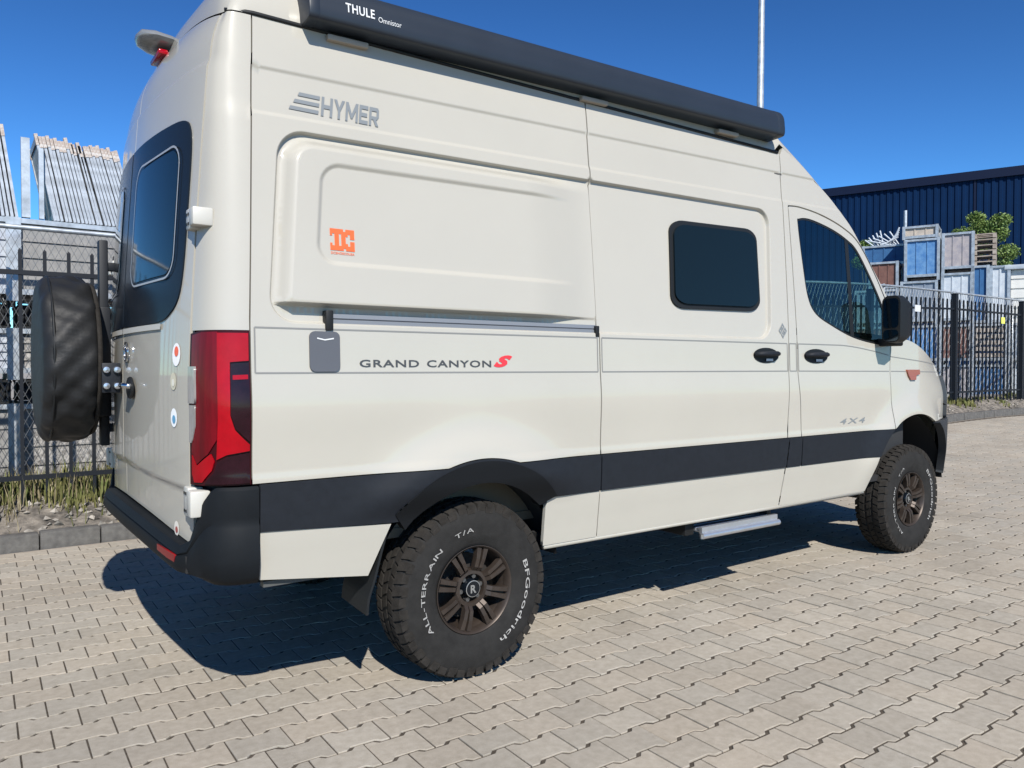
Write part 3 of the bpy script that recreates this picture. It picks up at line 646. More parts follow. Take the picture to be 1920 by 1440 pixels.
# camper window
wrr = rrect(0, 1, 0, 1, .14, 6)
def wq(p, a):   # bilinear quad of the window outline
    u, v = p; tl, tr_, br, bl = a
    return tuple((np.array(bl) * (1 - u) + np.array(br) * u) * (1 - v) + (np.array(tl) * (1 - u) + np.array(tr_) * u) * v)
WQ = ((1.262, 2.108), (1.990, 2.128), (1.978, 1.652), (1.236, 1.640))
cw = panel('camper_window', [wq(p, WQ) for p in wrr], side, BLACK, van, off=.010, flange=.03, label='rounded tinted camper window in the sliding door')
WQ2 = ((1.285, 2.084), (1.966, 2.104), (1.955, 1.676), (1.260, 1.664))
panel('pane', [wq(p, WQ2) for p in wrr], side, TINT, cw, off=.020, flange=.012)
# sliding rail, fuel flap
mb = MB(); X = np.linspace(-.630, .702, 12)
def railsec(x):
    y0 = -float(O(x, 1.50)); return [(x, y0 + .02, 1.476), (x, y0 - .006, 1.476), (x, y0 - .006, 1.490), (x, y0, 1.493), (x, y0 - .006, 1.497), (x, y0 - .006, 1.511), (x, y0, 1.514), (x, y0 - .006, 1.518), (x, y0 - .004, 1.534), (x, y0 + .02, 1.536)]
S_ = [railsec(x) for x in X]; mb.add([p for s in S_ for p in s], [(i * 10 + j, i * 10 + j + 1, (i + 1) * 10 + j + 1, (i + 1) * 10 + j) for i in range(11) for j in range(9)])
rl = mb.build('slide_rail', RAILM, van)
mb = MB(); mb.box((-.655, -1.012, 1.470), (-.626, -.97, 1.545)); mb.box((.690, -1.006, 1.478), (.711, -.97, 1.530)); mb.build_each('rail_stop', BLACK, rl, bevel=.003)
ff = panel('fuel_flap', rrect(-.718, -.600, 1.316, 1.466, .022, 5), side, mat('flap_grey', (.070, .075, .088), .5), van, off=.007, flange=.012, step=.02)
mb = MB(); strip(mb, [(-.69, 1.440), (-.66, 1.434), (-.625, 1.440)], .005, side, .009); mb.build('lettering', LETW, ff)

# ------------------------------------------------------------------ awning
awn = MB(); x0, x1 = -.690, 2.172
TLT = 0.0212
def tilt(v): return [(x, y + .024, z + .013 + TLT * (x - 2.17)) for x, y, z in v]
sec = smooth_poly([(-.80, 2.832), (-.90, 2.836), (-.965, 2.822), (-.998, 2.785), (-1.006, 2.735), (-1.008, 2.705), (-1.003, 2.681), (-.985, 2.673), (-.93, 2.669), (-.88, 2.666), (-.82, 2.664)], 4)
N = len(sec)
awn.add([(x, y, z) for x in (x0, x1) for y, z in sec], [(i, i + 1, N + i + 1, N + i) for i in range(N - 1)] + [(N - 1, 0, N, 2 * N - 1)])
awn.v = tilt(awn.v); aw = awn.build('awning', AWN, van, smooth=True, auto=40, label='anthracite awning cassette mounted along the roof edge')
for xa, xb in ((x0 - .012, x0 + .03), (x1 - .05, x1 + .012)):
    mb = MB(); cy = sum(p[0] for p in sec) / N; cz = sum(p[1] for p in sec) / N
    s2 = [(cy + (y - cy) * 1.015, cz + (z - cz) * 1.015) for y, z in sec]
    mb.prism(s2, xa, xb, lambda a, b, d: (d, a, b)); mb.v = tilt(mb.v); mb.build('end_cap', AWN, aw, bevel=.004)
mb = MB(); mb.box((x0, -.998, 2.762), (x1, -.9905, 2.766)); mb.v = tilt(mb.v); mb.build('front_seam', BLACK, aw)
for xb in (-.52, .76, 1.76):
    mb = MB(); mb.box((xb - .085, -.945, 2.632), (xb + .085, -.86, 2.655)); mb.v = tilt(mb.v); mb.build('bracket', mat('bracket_beige', (.30, .26, .21), .6), aw, bevel=.006)
def awnf(a, b): return np.stack([np.asarray(a, float), np.interp(b, [2.673, 2.70, 2.735, 2.785, 2.822], [-1.003, -1.008, -1.006, -.998, -.965]) + .024 + 0 * a, np.asarray(b, float) + .013 + TLT * (np.asarray(a, float) - 2.17)], -1)
v, f = text2d('THULE', 1, .02, 0, 1.1); decal('lettering', fit(v, -.560, -.440, 2.722, 2.758), f, awnf, LETW, aw, off=.003)
v, f = text2d('Omnistor', 1, .0, 0, 1.0); decal('lettering', fit(v, -.425, -.325, 2.715, 2.736), f, awnf, LETW, aw, off=.003)

# ------------------------------------------------------------------ lettering and marks on the side
GLY = {'H': [[(0, 0), (.24, 0), (.24, .4), (.76, .4), (.76, 0), (1, 0), (1, 1), (.76, 1), (.76, .6), (.24, .6), (.24, 1), (0, 1)]],
       'Y': [[(.38, 0), (.62, 0), (.62, .42), (1, 1), (.73, 1), (.5, .62), (.27, 1), (0, 1), (.38, .42)]],
       'M': [[(0, 0), (.19, 0), (.19, .60), (.43, .16), (.57, .16), (.81, .60), (.81, 0), (1, 0), (1, 1), (.80, 1), (.5, .42), (.20, 1), (0, 1)]],
       'E': [[(0, 0), (1, 0), (1, .2), (.27, .2), (.27, .4), (.9, .4), (.9, .6), (.27, .6), (.27, .8), (1, .8), (1, 1), (0, 1)]],
       'R': [[(0, 0), (.25, 0), (.25, 1), (0, 1)], [(.25, .8), (.74, .8), (.86, 1), (.25, 1)], [(.25, .34), (.80, .34), (.74, .52), (.25, .52)], [(.74, .8), (.74, .52), (.80, .34), (1, .52), (1, .86), (.86, 1)], [(.42, .34), (.70, 0), (1, 0), (.72, .34)]]}
lv = []; lf = []; cxx = -.638
for ch, wd in (('H', .046), ('Y', .044), ('M', .052), ('E', .038), ('R', .042)):
    for poly in GLY[ch]:
        k = len(lv); lv += [(cxx + wd * a_ + .008 * b_, 2.288 + .076 * b_) for a_, b_ in poly]; lf.append(tuple(range(k, k + len(poly))))
    cxx += wd + .0045
decal('lettering', np.array(lv), lf, side, LETG, van, off=.003)
mb_v = []; mb_f = []
for i in range(3):
    z = 2.291 + i * .0285; b = len(mb_v); s0 = .014 * i
    mb_v += [(-.762 + s0 * 1.3, z), (-.648 + s0 * .3, z), (-.645 + s0 * .3, z + .014), (-.755 + s0 * 1.3, z + .014)]; mb_f.append((b, b + 1, b + 2, b + 3))
decal('logo_bars', np.array(mb_v), mb_f, side, LETG, van, off=.003)
for wd_, xa, xb in (('GRAND', -.520, -.262), ('CANYON', -.226, .088)):
    v, f = text2d(wd_, 1, .018, 0, 1.12); decal('lettering', fit(v, xa, xb, 1.333, 1.362), f, side, LETD, van, off=.002)
v, f = text2d('S', 1, .06, .3); decal('lettering', fit(v, .098, .182, 1.333, 1.385, .02), f, side, LETR, van, off=.002)
v, f = text2d('4X4', 1, .01, .2, 1.3); decal('lettering', fit(v, 2.745, 3.035, .975, 1.010), f, side, LETG, van, off=.002)
# orange sticker: two interlocked block letters over a small line of text
BM = ["######.####", "###########", "#.##.###.##", "..##.##..##", "..##.##....", "..##.##..##", "#.##.###.##", "###########", "######.####"]
lv = []; lf = []
for rr_, line in enumerate(BM):
    for cc, ch in enumerate(line):
        if ch == '#':
            a_, b_ = -.632 + .098 * cc / 11, 1.772 + .082 * (8 - rr_) / 9; k = len(lv); lv += [(a_, b_), (a_ + .098 / 11, b_), (a_ + .098 / 11, b_ + .082 / 9), (a_, b_ + .082 / 9)]; lf.append((k, k + 1, k + 2, k + 3))
decal('sticker', np.array(lv), lf, side, ORANGE, van, off=.002)
v, f = text2d('DCSHOECOUSA', 1, .01, 0, 1.0); decal('lettering', fit(v, -.630, -.536, 1.757, 1.766), f, side, ORANGE, van, off=.002)
# small grey diamond mark beside the camper window
dm = []; df = []
for cx, cz, r in ((2.158, 1.572, .022), (2.136, 1.548, .022), (2.180, 1.548, .022), (2.158, 1.524, .022)):
    b = len(dm); dm += [(cx, cz + r), (cx - r * .8, cz), (cx, cz - r), (cx + r * .8, cz), (cx, cz + r * .35), (cx - r * .3, cz), (cx, cz - r * .35), (cx + r * .3, cz)]
    df += [(b + i, b + (i + 1) % 4, b + 4 + (i + 1) % 4, b + 4 + i) for i in range(4)]
decal('diamond_mark', np.array(dm), df, side, LETG, van, off=.002)

# ------------------------------------------------------------------ wheels
TYRE_W = 0.208
def tyre_mesh():
    mb = MB(); hw = TYRE_W / 2
    prof = [(.187, hw * .78), (.200, hw * .90), (.212, hw * .955), (.240, hw * 1.03), (.250, hw * 1.05), (.290, hw * 1.075), (.306, hw * 1.066), (.338, hw * 1.03), (.362, hw * .97), (.380, hw * .86), (.389, hw * .70)]
    prof = prof + [(.3905, hw * .35), (.391, 0)] ; full = prof + [(r, -y) for r, y in prof[-2::-1]]
    mb.lathe(full, 72); return mb
def tread_mesh():
    mb = MB(); hw = TYRE_W / 2; n = 46
    for row, (y0, y1, ph, sk) in enumerate(((.62, .985, 0, .35), (.30, .60, .5, -.5), (-.13, .13, .2, .6), (-.60, -.30, .5, -.5), (-.985, -.62, 0, .35))):
        for i in range(n):
            for part in range(2 if abs(y0 + y1) > .5 else 1):
                a0 = 2 * math.pi * (i + ph) / n; wdt = 2 * math.pi / n * (.40 if i % 2 else .36); V = []
                for yy in (y0, y1):
                    ysign = yy * hw * 1.02; edge = abs(yy) > .8
                    rt = .398 if not edge else .384; rb = .375 if not edge else .352
                    if edge: ysign = math.copysign(hw * 1.0, yy)
                    for aa in (-wdt, wdt):
                        ang = a0 + aa + sk * .05 * (yy - (y0 + y1) / 2) * 4
                        for r in (rb, rt): V.append((r * math.cos(ang), ysign, r * math.sin(ang)))
                mb.add(V, [(0, 1, 3, 2), (4, 6, 7, 5), (0, 4, 5, 1), (2, 3, 7, 6), (0, 2, 6, 4), (1, 5, 7, 3)]); break
    # shoulder lugs running down the sidewall
    for i in range(n):
        if i % 2: continue
        a0 = 2 * math.pi * i / n; wdt = 2 * math.pi / n * .42; 
        for sg in (-1, 1):
            V = []
            for r, y in ((.345, 1.030), (.372, .985)):
                for aa in (-wdt, wdt):
                    for d in (-.02, 0): V.append((r * math.cos(a0 + aa), sg * (hw * y + d), r * math.sin(a0 + aa)))
            mb.add(V, [(0, 1, 3, 2), (4, 6, 7, 5), (0, 4, 5, 1), (2, 3, 7, 6), (0, 2, 6, 4), (1, 5, 7, 3)])
    return mb
def arc_text(s, a0, a1, r, h, y, bold=.02):
    """letters set round the sidewall (clockwise seen from outside, -y)"""
    mb = MB(); widths = []; G_ = []
    for ch in s:
        if ch == ' ': G_.append(None); widths.append(.35); continue
        v, f = text2d(ch, 1, bold); G_.append((v, f)); widths.append(float(v[:, 0].max() - v[:, 0].min()) + .10)
    tot = sum(widths); pos = 0
    for g, wd in zip(G_, widths):
        if g is not None:
            v, f = g; x = (v[:, 0] - v[:, 0].min() + pos + .05) / tot; ang = np.radians(a0 + (a1 - a0) * x); rr = r + (v[:, 1] - .35) * h / .7
            yy = y - np.interp(rr, [.236, .262, .30, .306, .338], [-.004, .002, .0065, .0065, .001]); mb.add(np.stack([rr * np.cos(ang), yy, rr * np.sin(ang)], 1), f)
        pos += wd
    return mb
RS = .885
def rim_meshes():
    hw = TYRE_W / 2; out = MB()
    out.lathe([(.205, -hw * .55), (.212, -hw * .90), (.221, -hw * .965), (.224, -hw * .96), (.221, -hw * .90), (.214, -hw * .80)], 56)     # outer lip
    out.lathe([(.205, -hw * .55), (.196, -hw * .40), (.188, hw * .2), (.192, hw * .8), (.214, hw * .95)], 48)                             # barrel
    sp = MB()
    for k in range(8):
        a = R(22.5 + 45 * k + 8)
        for side_ in (-1, 1):
            V = []
            for r, wd, y, th in ((.088, .011, -.072, .03), (.11, .0105, -.090, .03), (.155, .0105, -.094, .028), (.208, .013, -.092, .028)):
                cxo = side_ * (.0135 + .06 * max(0, r - .1))
                for q in (-wd, wd):
                    for yy in (y, y + th): V.append((r * math.cos(a) - (cxo + q) * math.sin(a), yy, r * math.sin(a) + (cxo + q) * math.cos(a)))
            fs = []
            for i in range(3):
                b = 4 * i; fs += [(b, b + 4, b + 6, b + 2), (b + 1, b + 3, b + 7, b + 5), (b, b + 1, b + 5, b + 4), (b + 2, b + 6, b + 7, b + 3)]
            sp.add(V, fs)
        # web floor between the twin bars
        V = []
        for r, wd, y in ((.07, .012, -.062), (.206, .018, -.070)):
            for q in (-wd, wd): V.append((r * math.cos(a) - q * math.sin(a), y, r * math.sin(a) + q * math.cos(a)))
        sp.add(V, [(0, 1, 3, 2)])
    hub = MB(); hub.lathe([(.078, -.040), (.078, -.066), (.073, -.076), (.058, -.078), (.055, -.070), (.055, -.05)], 40)
    nuts = MB()
    for k in range(6):
        a = R(60 * k + 12); c = (.047 * math.cos(a), .047 * math.sin(a)); m = 6
        V = [(c[0] + .0095 * math.cos(j * 2 * math.pi / m), y, c[1] + .0095 * math.sin(j * 2 * math.pi / m)) for y in (-.045, -.068) for j in range(m)]
        nuts.add(V, [tuple(range(m, 2 * m))] + [(j, (j + 1) % m, m + (j + 1) % m, m + j) for j in range(m)])
    cap = MB(); cap.lathe([(.036, -.045), (.036, -.078), (.031, -.086), (.0, -.088)], 32)
    disc = MB(); disc.lathe([(.0, .005), (.165, .005), (.165, .02), (0, .02)], 40)
    for q in (hub, nuts, cap): q.v = [(x * 1.28, y + .004, z * 1.28) for x, y, z in q.v]
    for q in (out, sp, hub, nuts, cap, disc): q.v = [(x * RS, y, z * RS) for x, y, z in q.v]
    return out, sp, hub, nuts, cap, disc
TY = tyre_mesh(); TD = tread_mesh(); RIMS = rim_meshes(); KS = TR / .398
for q in (TY, TD) + RIMS: q.v = [(x * KS, y, z * KS) for x, y, z in q.v]
yT = -TYRE_W / 2 * 1.0 - .0025
def make_wheel(loc, rot, flip=False):
    w = empty('wheel', loc, parent=van); w.rotation_euler = (0, rot, math.pi if flip else 0)
    t = TY.build('tyre', RUBBER, w, smooth=True, auto=50); TD.build('tread', TREADM, w)
    RIMS[0].build('rim', RIMM, w, smooth=True, auto=45); RIMS[1].build('spokes', RIMM, w, smooth=False)
    RIMS[2].build('hub', RIMM, w, smooth=True, auto=40); RIMS[3].build_each('wheel_nut', mat('nut_steel', (.16, .16, .16), .35, .8), w); 
    RIMS[4].build('hub_cap', BLACKG, w, smooth=True, auto=40); RIMS[5].build('brake_disc', RIMD, w, smooth=True, auto=40)
    mb = MB()
    if not flip:
        v, f = text2d('R', 1, .03); v = fit(v, -.013, .013, -.016, .016); mb.add([(x * 1.1, -.0855, z * 1.1) for x, z in v], f)
    mb.lathe([(.033, -.0836), (.036, -.0828)], 28); mb.build('cap_mark', mat('cap_silver', (.24, .24, .23), .4, .4), w)
    mb = arc_text('ALL-TERRAIN', 214, 131, .276, .021, yT - .0065, .008); mb2 = arc_text('T/A', 115, 93, .276, .021, yT - .0065, .008); mb3 = arc_text('BFGoodrich', 22, -64, .280, .022, yT - .0065, .008)
    for q in (mb, mb2, mb3): q.v = [(x * KS, y, z * KS) for x, y, z in q.v]; q.build('lettering', TYREW, w)
    return w
yo = .990 - TYRE_W / 2
make_wheel((WR[0], -yo, WR[1]), 0); make_wheel((WF[0], -yo, WF[1]), R(-25))
for c in (WR, WF): make_wheel((c[0], yo, c[1]), R(40), True)

# ------------------------------------------------------------------ mud flap, step, underbody
for sg in (-1, 1):
    mb = MB(); pth = smooth_poly([(-.375, .735), (-.412, .62), (-.446, .50), (-.470, .43), (-.478, .365)], 4); V = []
    for i, (x, z) in enumerate(pth):
        f = i / (len(pth) - 1); yi = .90 - .15 * ss(.0, .45, f); ye = .988
        for yy in (ye, yi):
            for d in (0, -.010): V.append((x + d, sg * yy, z + (.015 * f if yy == yi else 0)))
    mb.add(V, [q for i in range(len(pth) - 1) for q in ((4 * i, 4 * i + 4, 4 * i + 6, 4 * i + 2), (4 * i + 1, 4 * i + 3, 4 * i + 7, 4 * i + 5), (4 * i, 4 * i + 1, 4 * i + 5, 4 * i + 4), (4 * i + 2, 4 * i + 6, 4 * i + 7, 4 * i + 3))] + [(4 * (len(pth) - 1) + q for q in (0, 1, 3, 2))])
    mb.f = [tuple(f) for f in mb.f]
    mb.build('mud_flap', BLACK, van)
step = empty('side_step', (0, 0, 0), parent=van)
mb = MB()
for i in range(4): mb.box((1.475, -.985 + i * .047, .452 - .0), (2.105, -.943 + i * .047, .466))
mb.box((1.475, -.99, .443), (2.105, -.80, .453)); mb.build('tread_plate', ALU, step, bevel=.003)
mb = MB(); mb.tube([(1.455, -.998, .430), (2.125, -.998, .430)], .017, 12); mb.box((1.46, -.995, .44), (2.12, -.975, .475)); mb.build('front_roller', ALU, step, smooth=True, auto=40)
mb = MB(); mb.box((1.40, -.93, .425), (1.47, -.60, .53)); mb.box((2.11, -.93, .43), (2.15, -.60, .53)); mb.box((1.40, -.80, .475), (2.15, -.55, .53)); mb.build('step_housing', BLACK, step, bevel=.005)
mb = MB(); mb.tube([(1.452, -1.0, .418), (1.452, -1.0, .440)], .010, 10); mb.build('step_lamp', STEELB, step)
mb = MB(); mb.box((-1.12, -.86, .60), (-.40, .86, .66)); mb.box((-.45, -.60, .55), (.45, .60, .62)); mb.box((.42, -.93, .50), (3.1, .93, .56)); mb.box((3.0, -.55, .5), (4.4, .55, .62)); mb.build('underbody', LINER, van)
mb = MB(); mb.tube([(0.02, -.72, .383), (.02, .72, .383)], .05, 12); mb.tube([(.02, 0, .398), (1.6, 0, .46), (3.0, 0, .48)], .04, 10); mb.tube([(3.67, -.72, .411), (3.67, .72, .411)], .05, 12)
mb.lathe([(0, -.12), (.13, -.1), (.15, 0), (.13, .1), (0, .12)], 16); mb.v[-80:] = [(x + .02, y, z + .398) for x, y, z in mb.v[-80:]]
mb.build('axles', mat('axle_black', (.015, .014, .013), .7), van, smooth=True, auto=40)
mb = MB(); mb.box((.75, .2, .40), (1.25, .75, .52)); mb.box((-.95, -.45, .47), (-.5, .3, .60)); mb.build('tank', BLACK, van, bevel=.02)

# ------------------------------------------------------------------ cab interior
cab = empty('cab_interior', (0, 0, 0), parent=van)
mb = MB(); mb.box((2.26, -.93, .56), (3.5, .93, .60)); mb.build('floor', LINER, cab)
mb = MB(); mb.box((2.24, -.90, .6), (2.27, -.30, 2.3)); mb.box((2.24, .3, .6), (2.27, .90, 2.3)); mb.box((2.20, -.9, 2.25), (2.27, .9, 2.5)); mb.build('partition', mat('partition_grey', (.05, .05, .05), .9), cab)
mb = MB(); mb.box((-.9, -.85, .62), (2.2, .85, .66)); mb.box((.3, .2, .66), (2.1, .84, 1.6)); mb.box((-.9, -.84, .66), (.6, -.2, 1.6)); mb.build('furniture', mat('furniture_oak', (.10, .075, .05), .6), cab)
for y in (-.48, .48):
    mb = MB(); mb.box((2.36, y - .25, .95), (2.88, y + .25, 1.14)); M = Matrix.Translation((2.40, y, 1.12)) @ Matrix.Rotation(R(-12), 4, 'Y')
    mb.box((-.06, -.23, 0), (.06, .23, .60), M); mb.box((-.05, -.13, .62), (.04, .13, .80), M); mb.build('seat', SEAT, cab, bevel=.04, seg=3)
mb = MB(); V = [(3.22, z0) for z0 in ()]
dash = [(3.16, .7), (3.16, 1.30), (3.22, 1.43), (3.40, 1.50), (3.74, 1.50), (3.74, .7)]
mb.prism(dash, -.90, .90, lambda a, b, d: (a, d, b)); mb.build('dashboard', mat('dash_grey', (.022, .023, .025), .7), cab, bevel=.03)
mb = MB(); n = 28; mb.tube([(3.06 - .10 * math.sin(2 * math.pi * i / n), .48 + .19 * math.cos(2 * math.pi * i / n), 1.45 + .16 * math.sin(2 * math.pi * i / n)) for i in range(n + 1)], .015, 8); mb.box((3.04, .44, 1.40), (3.2, .52, 1.5)); mb.build('steering_wheel', BLACK, cab, smooth=True, auto=40)
mb = MB(); mb.box((2.2, -.86, 2.44), (2.52, .86, 2.46)); mb.build('headliner', mat('headliner', (.35, .34, .32), .9), cab)

# ------------------------------------------------------------------ spare wheel on its carrier
sp = empty('spare_wheel_carrier', (0, 0, 0), parent=van, label='covered spare wheel on a black steel carrier behind the rear doors')
scx, scy, scz = -1.362, .45, 1.372
mb = MB(); prof = smooth_poly([(0, -.131), (.20, -.134), (.315, -.131), (.355, -.120), (.378, -.090), (.384, -.045), (.386, 0), (.384, .05), (.377, .092), (.355, .12), (.30, .131), (.24, .131)], 3)
mb.lathe(prof, 140)
V = []
for x, y, z in mb.v:
    r = math.hypot(x, z); a = math.atan2(z, x); wr = .005 * math.sin(9 * a + 26 * y + 2 * math.sin(3 * a)) * (1 if r > .3 else .4) + .003 * math.sin(23 * a - 31 * y + math.sin(7 * a)) + .004 * math.sin(15 * a + 48 * y + 3 * math.sin(2 * a))
    k = (1 + wr / max(r, .2)) if r > .2 else 1
    V.append((scx + .84 * y * (1 + .25 * wr), scy + x * k, scz + z * k))
mb.v = V; mb.build('tyre_cover', COVER, sp, smooth=True)
mb = MB(); mb.lathe([(.379, -.074), (.387, -.071), (.387, -.066), (.379, -.062)], 60, close=True); mb.v = [(scx + y, scy + x, scz + z) for x, y, z in mb.v]; mb.build('cover_piping', BLACK, sp, smooth=True)
mb = MB(); mb.lathe([(.24, .10), (.34, .106), (.366, .098), (.355, .118), (.24, .126)], 40); mb.v = [(scx + y, scy + x, scz + z) for x, y, z in mb.v]; mb.build('tyre_back', TREADM, sp, smooth=True)
mb = MB(); mb.box((-1.212, .42, .955), (-1.172, .48, 1.945)); mb.box((-1.235, .36, 1.10), (-1.172, .54, 1.62)); pc = mb.build('carrier_post', FENCEM, sp, bevel=.006)
mb = MB(); mb.box((-1.262, 0.0, 1.222), (-1.188, .012, 1.352)); mb.box((-1.245, .012, 1.24), (-1.205, .44, 1.335)); mb.box((-1.20, .43, 1.80), (-1.13, .47, 1.84)); mb.box((-1.20, .43, 1.02), (-1.13, .47, 1.06)); mb.build_each('carrier_arm', FENCEM, sp, bevel=.004)
mb = MB()
for x_ in (-1.246, -1.204):
    for z in (1.252, 1.322):
        k = len(mb.v); mb.lathe([(0, -.014), (.013, -.012), (.016, .0), (.016, .008)], 12); mb.v[k:] = [(x_ + x, -.006 + yy, z + zz) for x, yy, zz in mb.v[k:]]
mb.build_each('bolt', STEELB, sp, smooth=True, auto=40)

# ================================================================== GROUND AND PAVING
def sheet(name, x0, x1, y0, y1, sx, sy, zf, m, parent=None, **kw):
    X = np.linspace(x0, x1, sx + 1); Y = np.linspace(y0, y1, sy + 1); V = [(x, y, float(zf(x, y))) for x in X for y in Y]
    mb = MB(); mb.add(V, [(i * (sy + 1) + j, (i + 1) * (sy + 1) + j, (i + 1) * (sy + 1) + j + 1, i * (sy + 1) + j + 1) for i in range(sx) for j in range(sy)])
    return mb.build(name, m, parent, smooth=True, **kw)
GRAVEL = mat('gravel_ground', (.17, .155, .135), rough=.95, col2=(.30, .28, .25), vscale=3.5, detail=12, bump=.5, bscale=40)
mb = MB(); xs_ = [-600, -60, -12] + list(np.arange(4, 16, 1.0)) + [24, 60, 600]; ys_ = [-600, -40, -8, 3, 12, 60, 600]
mb.add([(x, y, float(zg(x)) - .075) for x in xs_ for y in ys_], [(i * 7 + j, (i + 1) * 7 + j, (i + 1) * 7 + j + 1, i * 7 + j + 1) for i in range(len(xs_) - 1) for j in range(6)])
mb.build('ground', GRAVEL, smooth=True, kind='structure')
PAVE = mat('paver_concrete', (.266, .238, .196), rough=.9, spec=.2, col2=(.326, .295, .249), vscale=30, detail=12, bump=.22, bscale=260, attr='tone', world=True, blotch=.13)
JOINT = mat('joint_sand', (.040, .034, .028), rough=.95, spec=.1, col2=(.085, .073, .060), vscale=40, detail=6)
pavement = sheet('pavement', -40, 30, -40, 2.84, 140, 30, lambda x, y: zg(x) - .0046, JOINT, kind='structure')
PL, PW, PITCH = .2, .165, .150
h1, h2 = .0840, .0660; JG = .0048
out = [(-.1, -h1), (-.062, -h1), (-.044, -h2), (.044, -h2), (.062, -h1), (.1, -h1), (.1, h1), (.062, h1), (.044, h2), (-.044, h2), (-.062, h1), (-.1, h1)]
def inset(p, d):
    n = len(p); o = []
    for i in range(n):
        a = np.array(p[i - 1]); b = np.array(p[i]); c = np.array(p[(i + 1) % n]); e1 = (b - a) / np.linalg.norm(b - a); e2 = (c - b) / np.linalg.norm(c - b)
        n1 = np.array([-e1[1], e1[0]]); n2 = np.array([-e2[1], e2[0]]); q = (n1 + n2); q = q / (1 + n1 @ n2); o.append(tuple(b + q * d))
    return o
PA = np.array(inset(out, JG)); PB = np.array(inset(out, JG + .0016)); PA[:, 0] *= 1.02; PB[:, 0] *= 1.02
prot = R(-1.0); cr, sr = math.cos(prot), math.sin(prot); ORG = np.array([-.608, -.575])
CAM2 = np.array([-1.774, -3.75]); FW = np.array([math.cos(TH), math.sin(TH)]); RT = np.array([math.sin(TH), -math.cos(TH)])
def stone_xy(i, j):
    a = (i + (0.5 if j % 2 else 0)) * PL; b = j * PITCH; return ORG + np.array([a * cr - b * sr, a * sr + b * cr])
tones = rng.normal(1.0, .055, (4000,))
cands = []
for j in range(-30, 24):
    for i in range(-30, 82):
        p = stone_xy(i, j)
        if p[1] > 2.78 or p[1] < -4.6: continue
        q = p - CAM2; d = q @ FW; l = q @ RT
        if d < .3 and np.hypot(*q) > 1.5: continue
        if d > .3 and abs(l) > d * .66 + 1.6: continue
        vis = d > 2.5 and abs(l) < d * .665
        hid = (-1.0 < p[0] < 3.9 and -.42 < p[1] < 2.2)           # under the van
        cands.append((0 if vis and not hid else 1, d, i, j, p))
cands.sort(key=lambda t: (t[0], t[1]))
def stone_verts(tilt):
    za = -.0016; V = [(x, y, za + tilt[0] * x + tilt[1] * y) for x, y in PA] + [(x, y, 0 + tilt[0] * x + tilt[1] * y) for x, y in PB] + [(x, y, -.03) for x, y in PA]
    n = 12; F = [tuple(range(n, 2 * n))] + [(i, (i + 1) % n, n + (i + 1) % n, n + i) for i in range(n)] + [(2 * n + i, 2 * n + (i + 1) % n, (i + 1) % n, i) for i in range(n)]
    return V, F
variants = []
for k in range(14):
    V, F = stone_verts(rng.normal(0, .006, 2)); me = bpy.data.meshes.new('paver'); me.from_pydata(V, [], F); me.update()
    at = me.color_attributes.new('tone', 'FLOAT_COLOR', 'POINT'); tn = 1 + .07 * (k - 6.5) / 6.5; wm = rng.normal(0, .012)
    at.data.foreach_set('color', np.tile([tn * (1 + wm), tn, tn * (1 - wm), 1], len(V)).astype(np.float32)); me.materials.append(PAVE); variants.append(me)
for t in cands[:300]:
    o = bpy.data.objects.new('paver', variants[int(rng.integers(14))]); COL.objects.link(o); o.parent = pavement
    o.location = (t[4][0], t[4][1], float(zg(t[4][0])) + rng.normal(0, .0008)); o.rotation_euler[2] = prot + rng.normal(0, .004)
VV = []; FF = []; TT = []
base_F = stone_verts((0, 0))[1]
for t in cands[300:]:
    V, F = stone_verts(rng.normal(0, .006, 2)); V = np.array(V); a = prot + rng.normal(0, .004); c, s = math.cos(a), math.sin(a); k = len(VV) * 36
    x = V[:, 0] * c - V[:, 1] * s + t[4][0]; y = V[:, 0] * s + V[:, 1] * c + t[4][1]
    VV.append(np.stack([x, y, V[:, 2] + zg(x) + rng.normal(0, .0008)], 1)); FF += [tuple(q + k for q in f) for f in F]
    tn = float(np.clip(rng.normal(1.0, .036), .88, 1.1)); wm = rng.normal(0, .012); TT.append(np.tile([tn * (1 + wm), tn, tn * (1 - wm), 1], (36, 1)))
me = bpy.data.meshes.new('paver_field'); me.from_pydata(np.vstack(VV).tolist(), [], FF); me.update()
at = me.color_attributes.new('tone', 'FLOAT_COLOR', 'POINT'); at.data.foreach_set('color', np.vstack(TT).astype(np.float32).ravel())
ob('paver_field', me, PAVE, pavement, kind='stuff')
# paving beyond the modelled stones
FAR = mat('paving_far', (.225, .194, .160), rough=.9, spec=.2, col2=(.280, .245, .206), vscale=9, detail=10, bump=.2, bscale=120, world=True, blotch=.13)
occ = set()
for t in cands: occ.add((math.floor(t[4][0] / .4), math.floor(t[4][1] / .4)))
mb = MB(); V = {}; idx = []; Fq = []
def vid(i, j):
    if (i, j) not in V: V[(i, j)] = len(idx); x = i * .4; idx.append((x, min(j * .4, 2.84), float(zg(x)) - .002))
    return V[(i, j)]
for i in range(-60, 60):
    for j in range(-30, 8):
        if (i, j) not in occ: Fq.append((vid(i, j), vid(i + 1, j), vid(i + 1, j + 1), vid(i, j + 1)))
mb.add(idx, Fq)
for (xa, xb, ya, yb) in ((-40, 30, -40, -12.0), (24, 30, -12, 2.84), (-40, -24, -12, 2.84)):
    X = np.linspace(xa, xb, 60); mb.add([(x, y, float(zg(x)) - .002) for x in X for y in (ya, yb)], [(2 * i, 2 * i + 2, 2 * i + 3, 2 * i + 1) for i in range(59)])
mb.build('paving_beyond', FAR, pavement, smooth=True, kind='stuff')

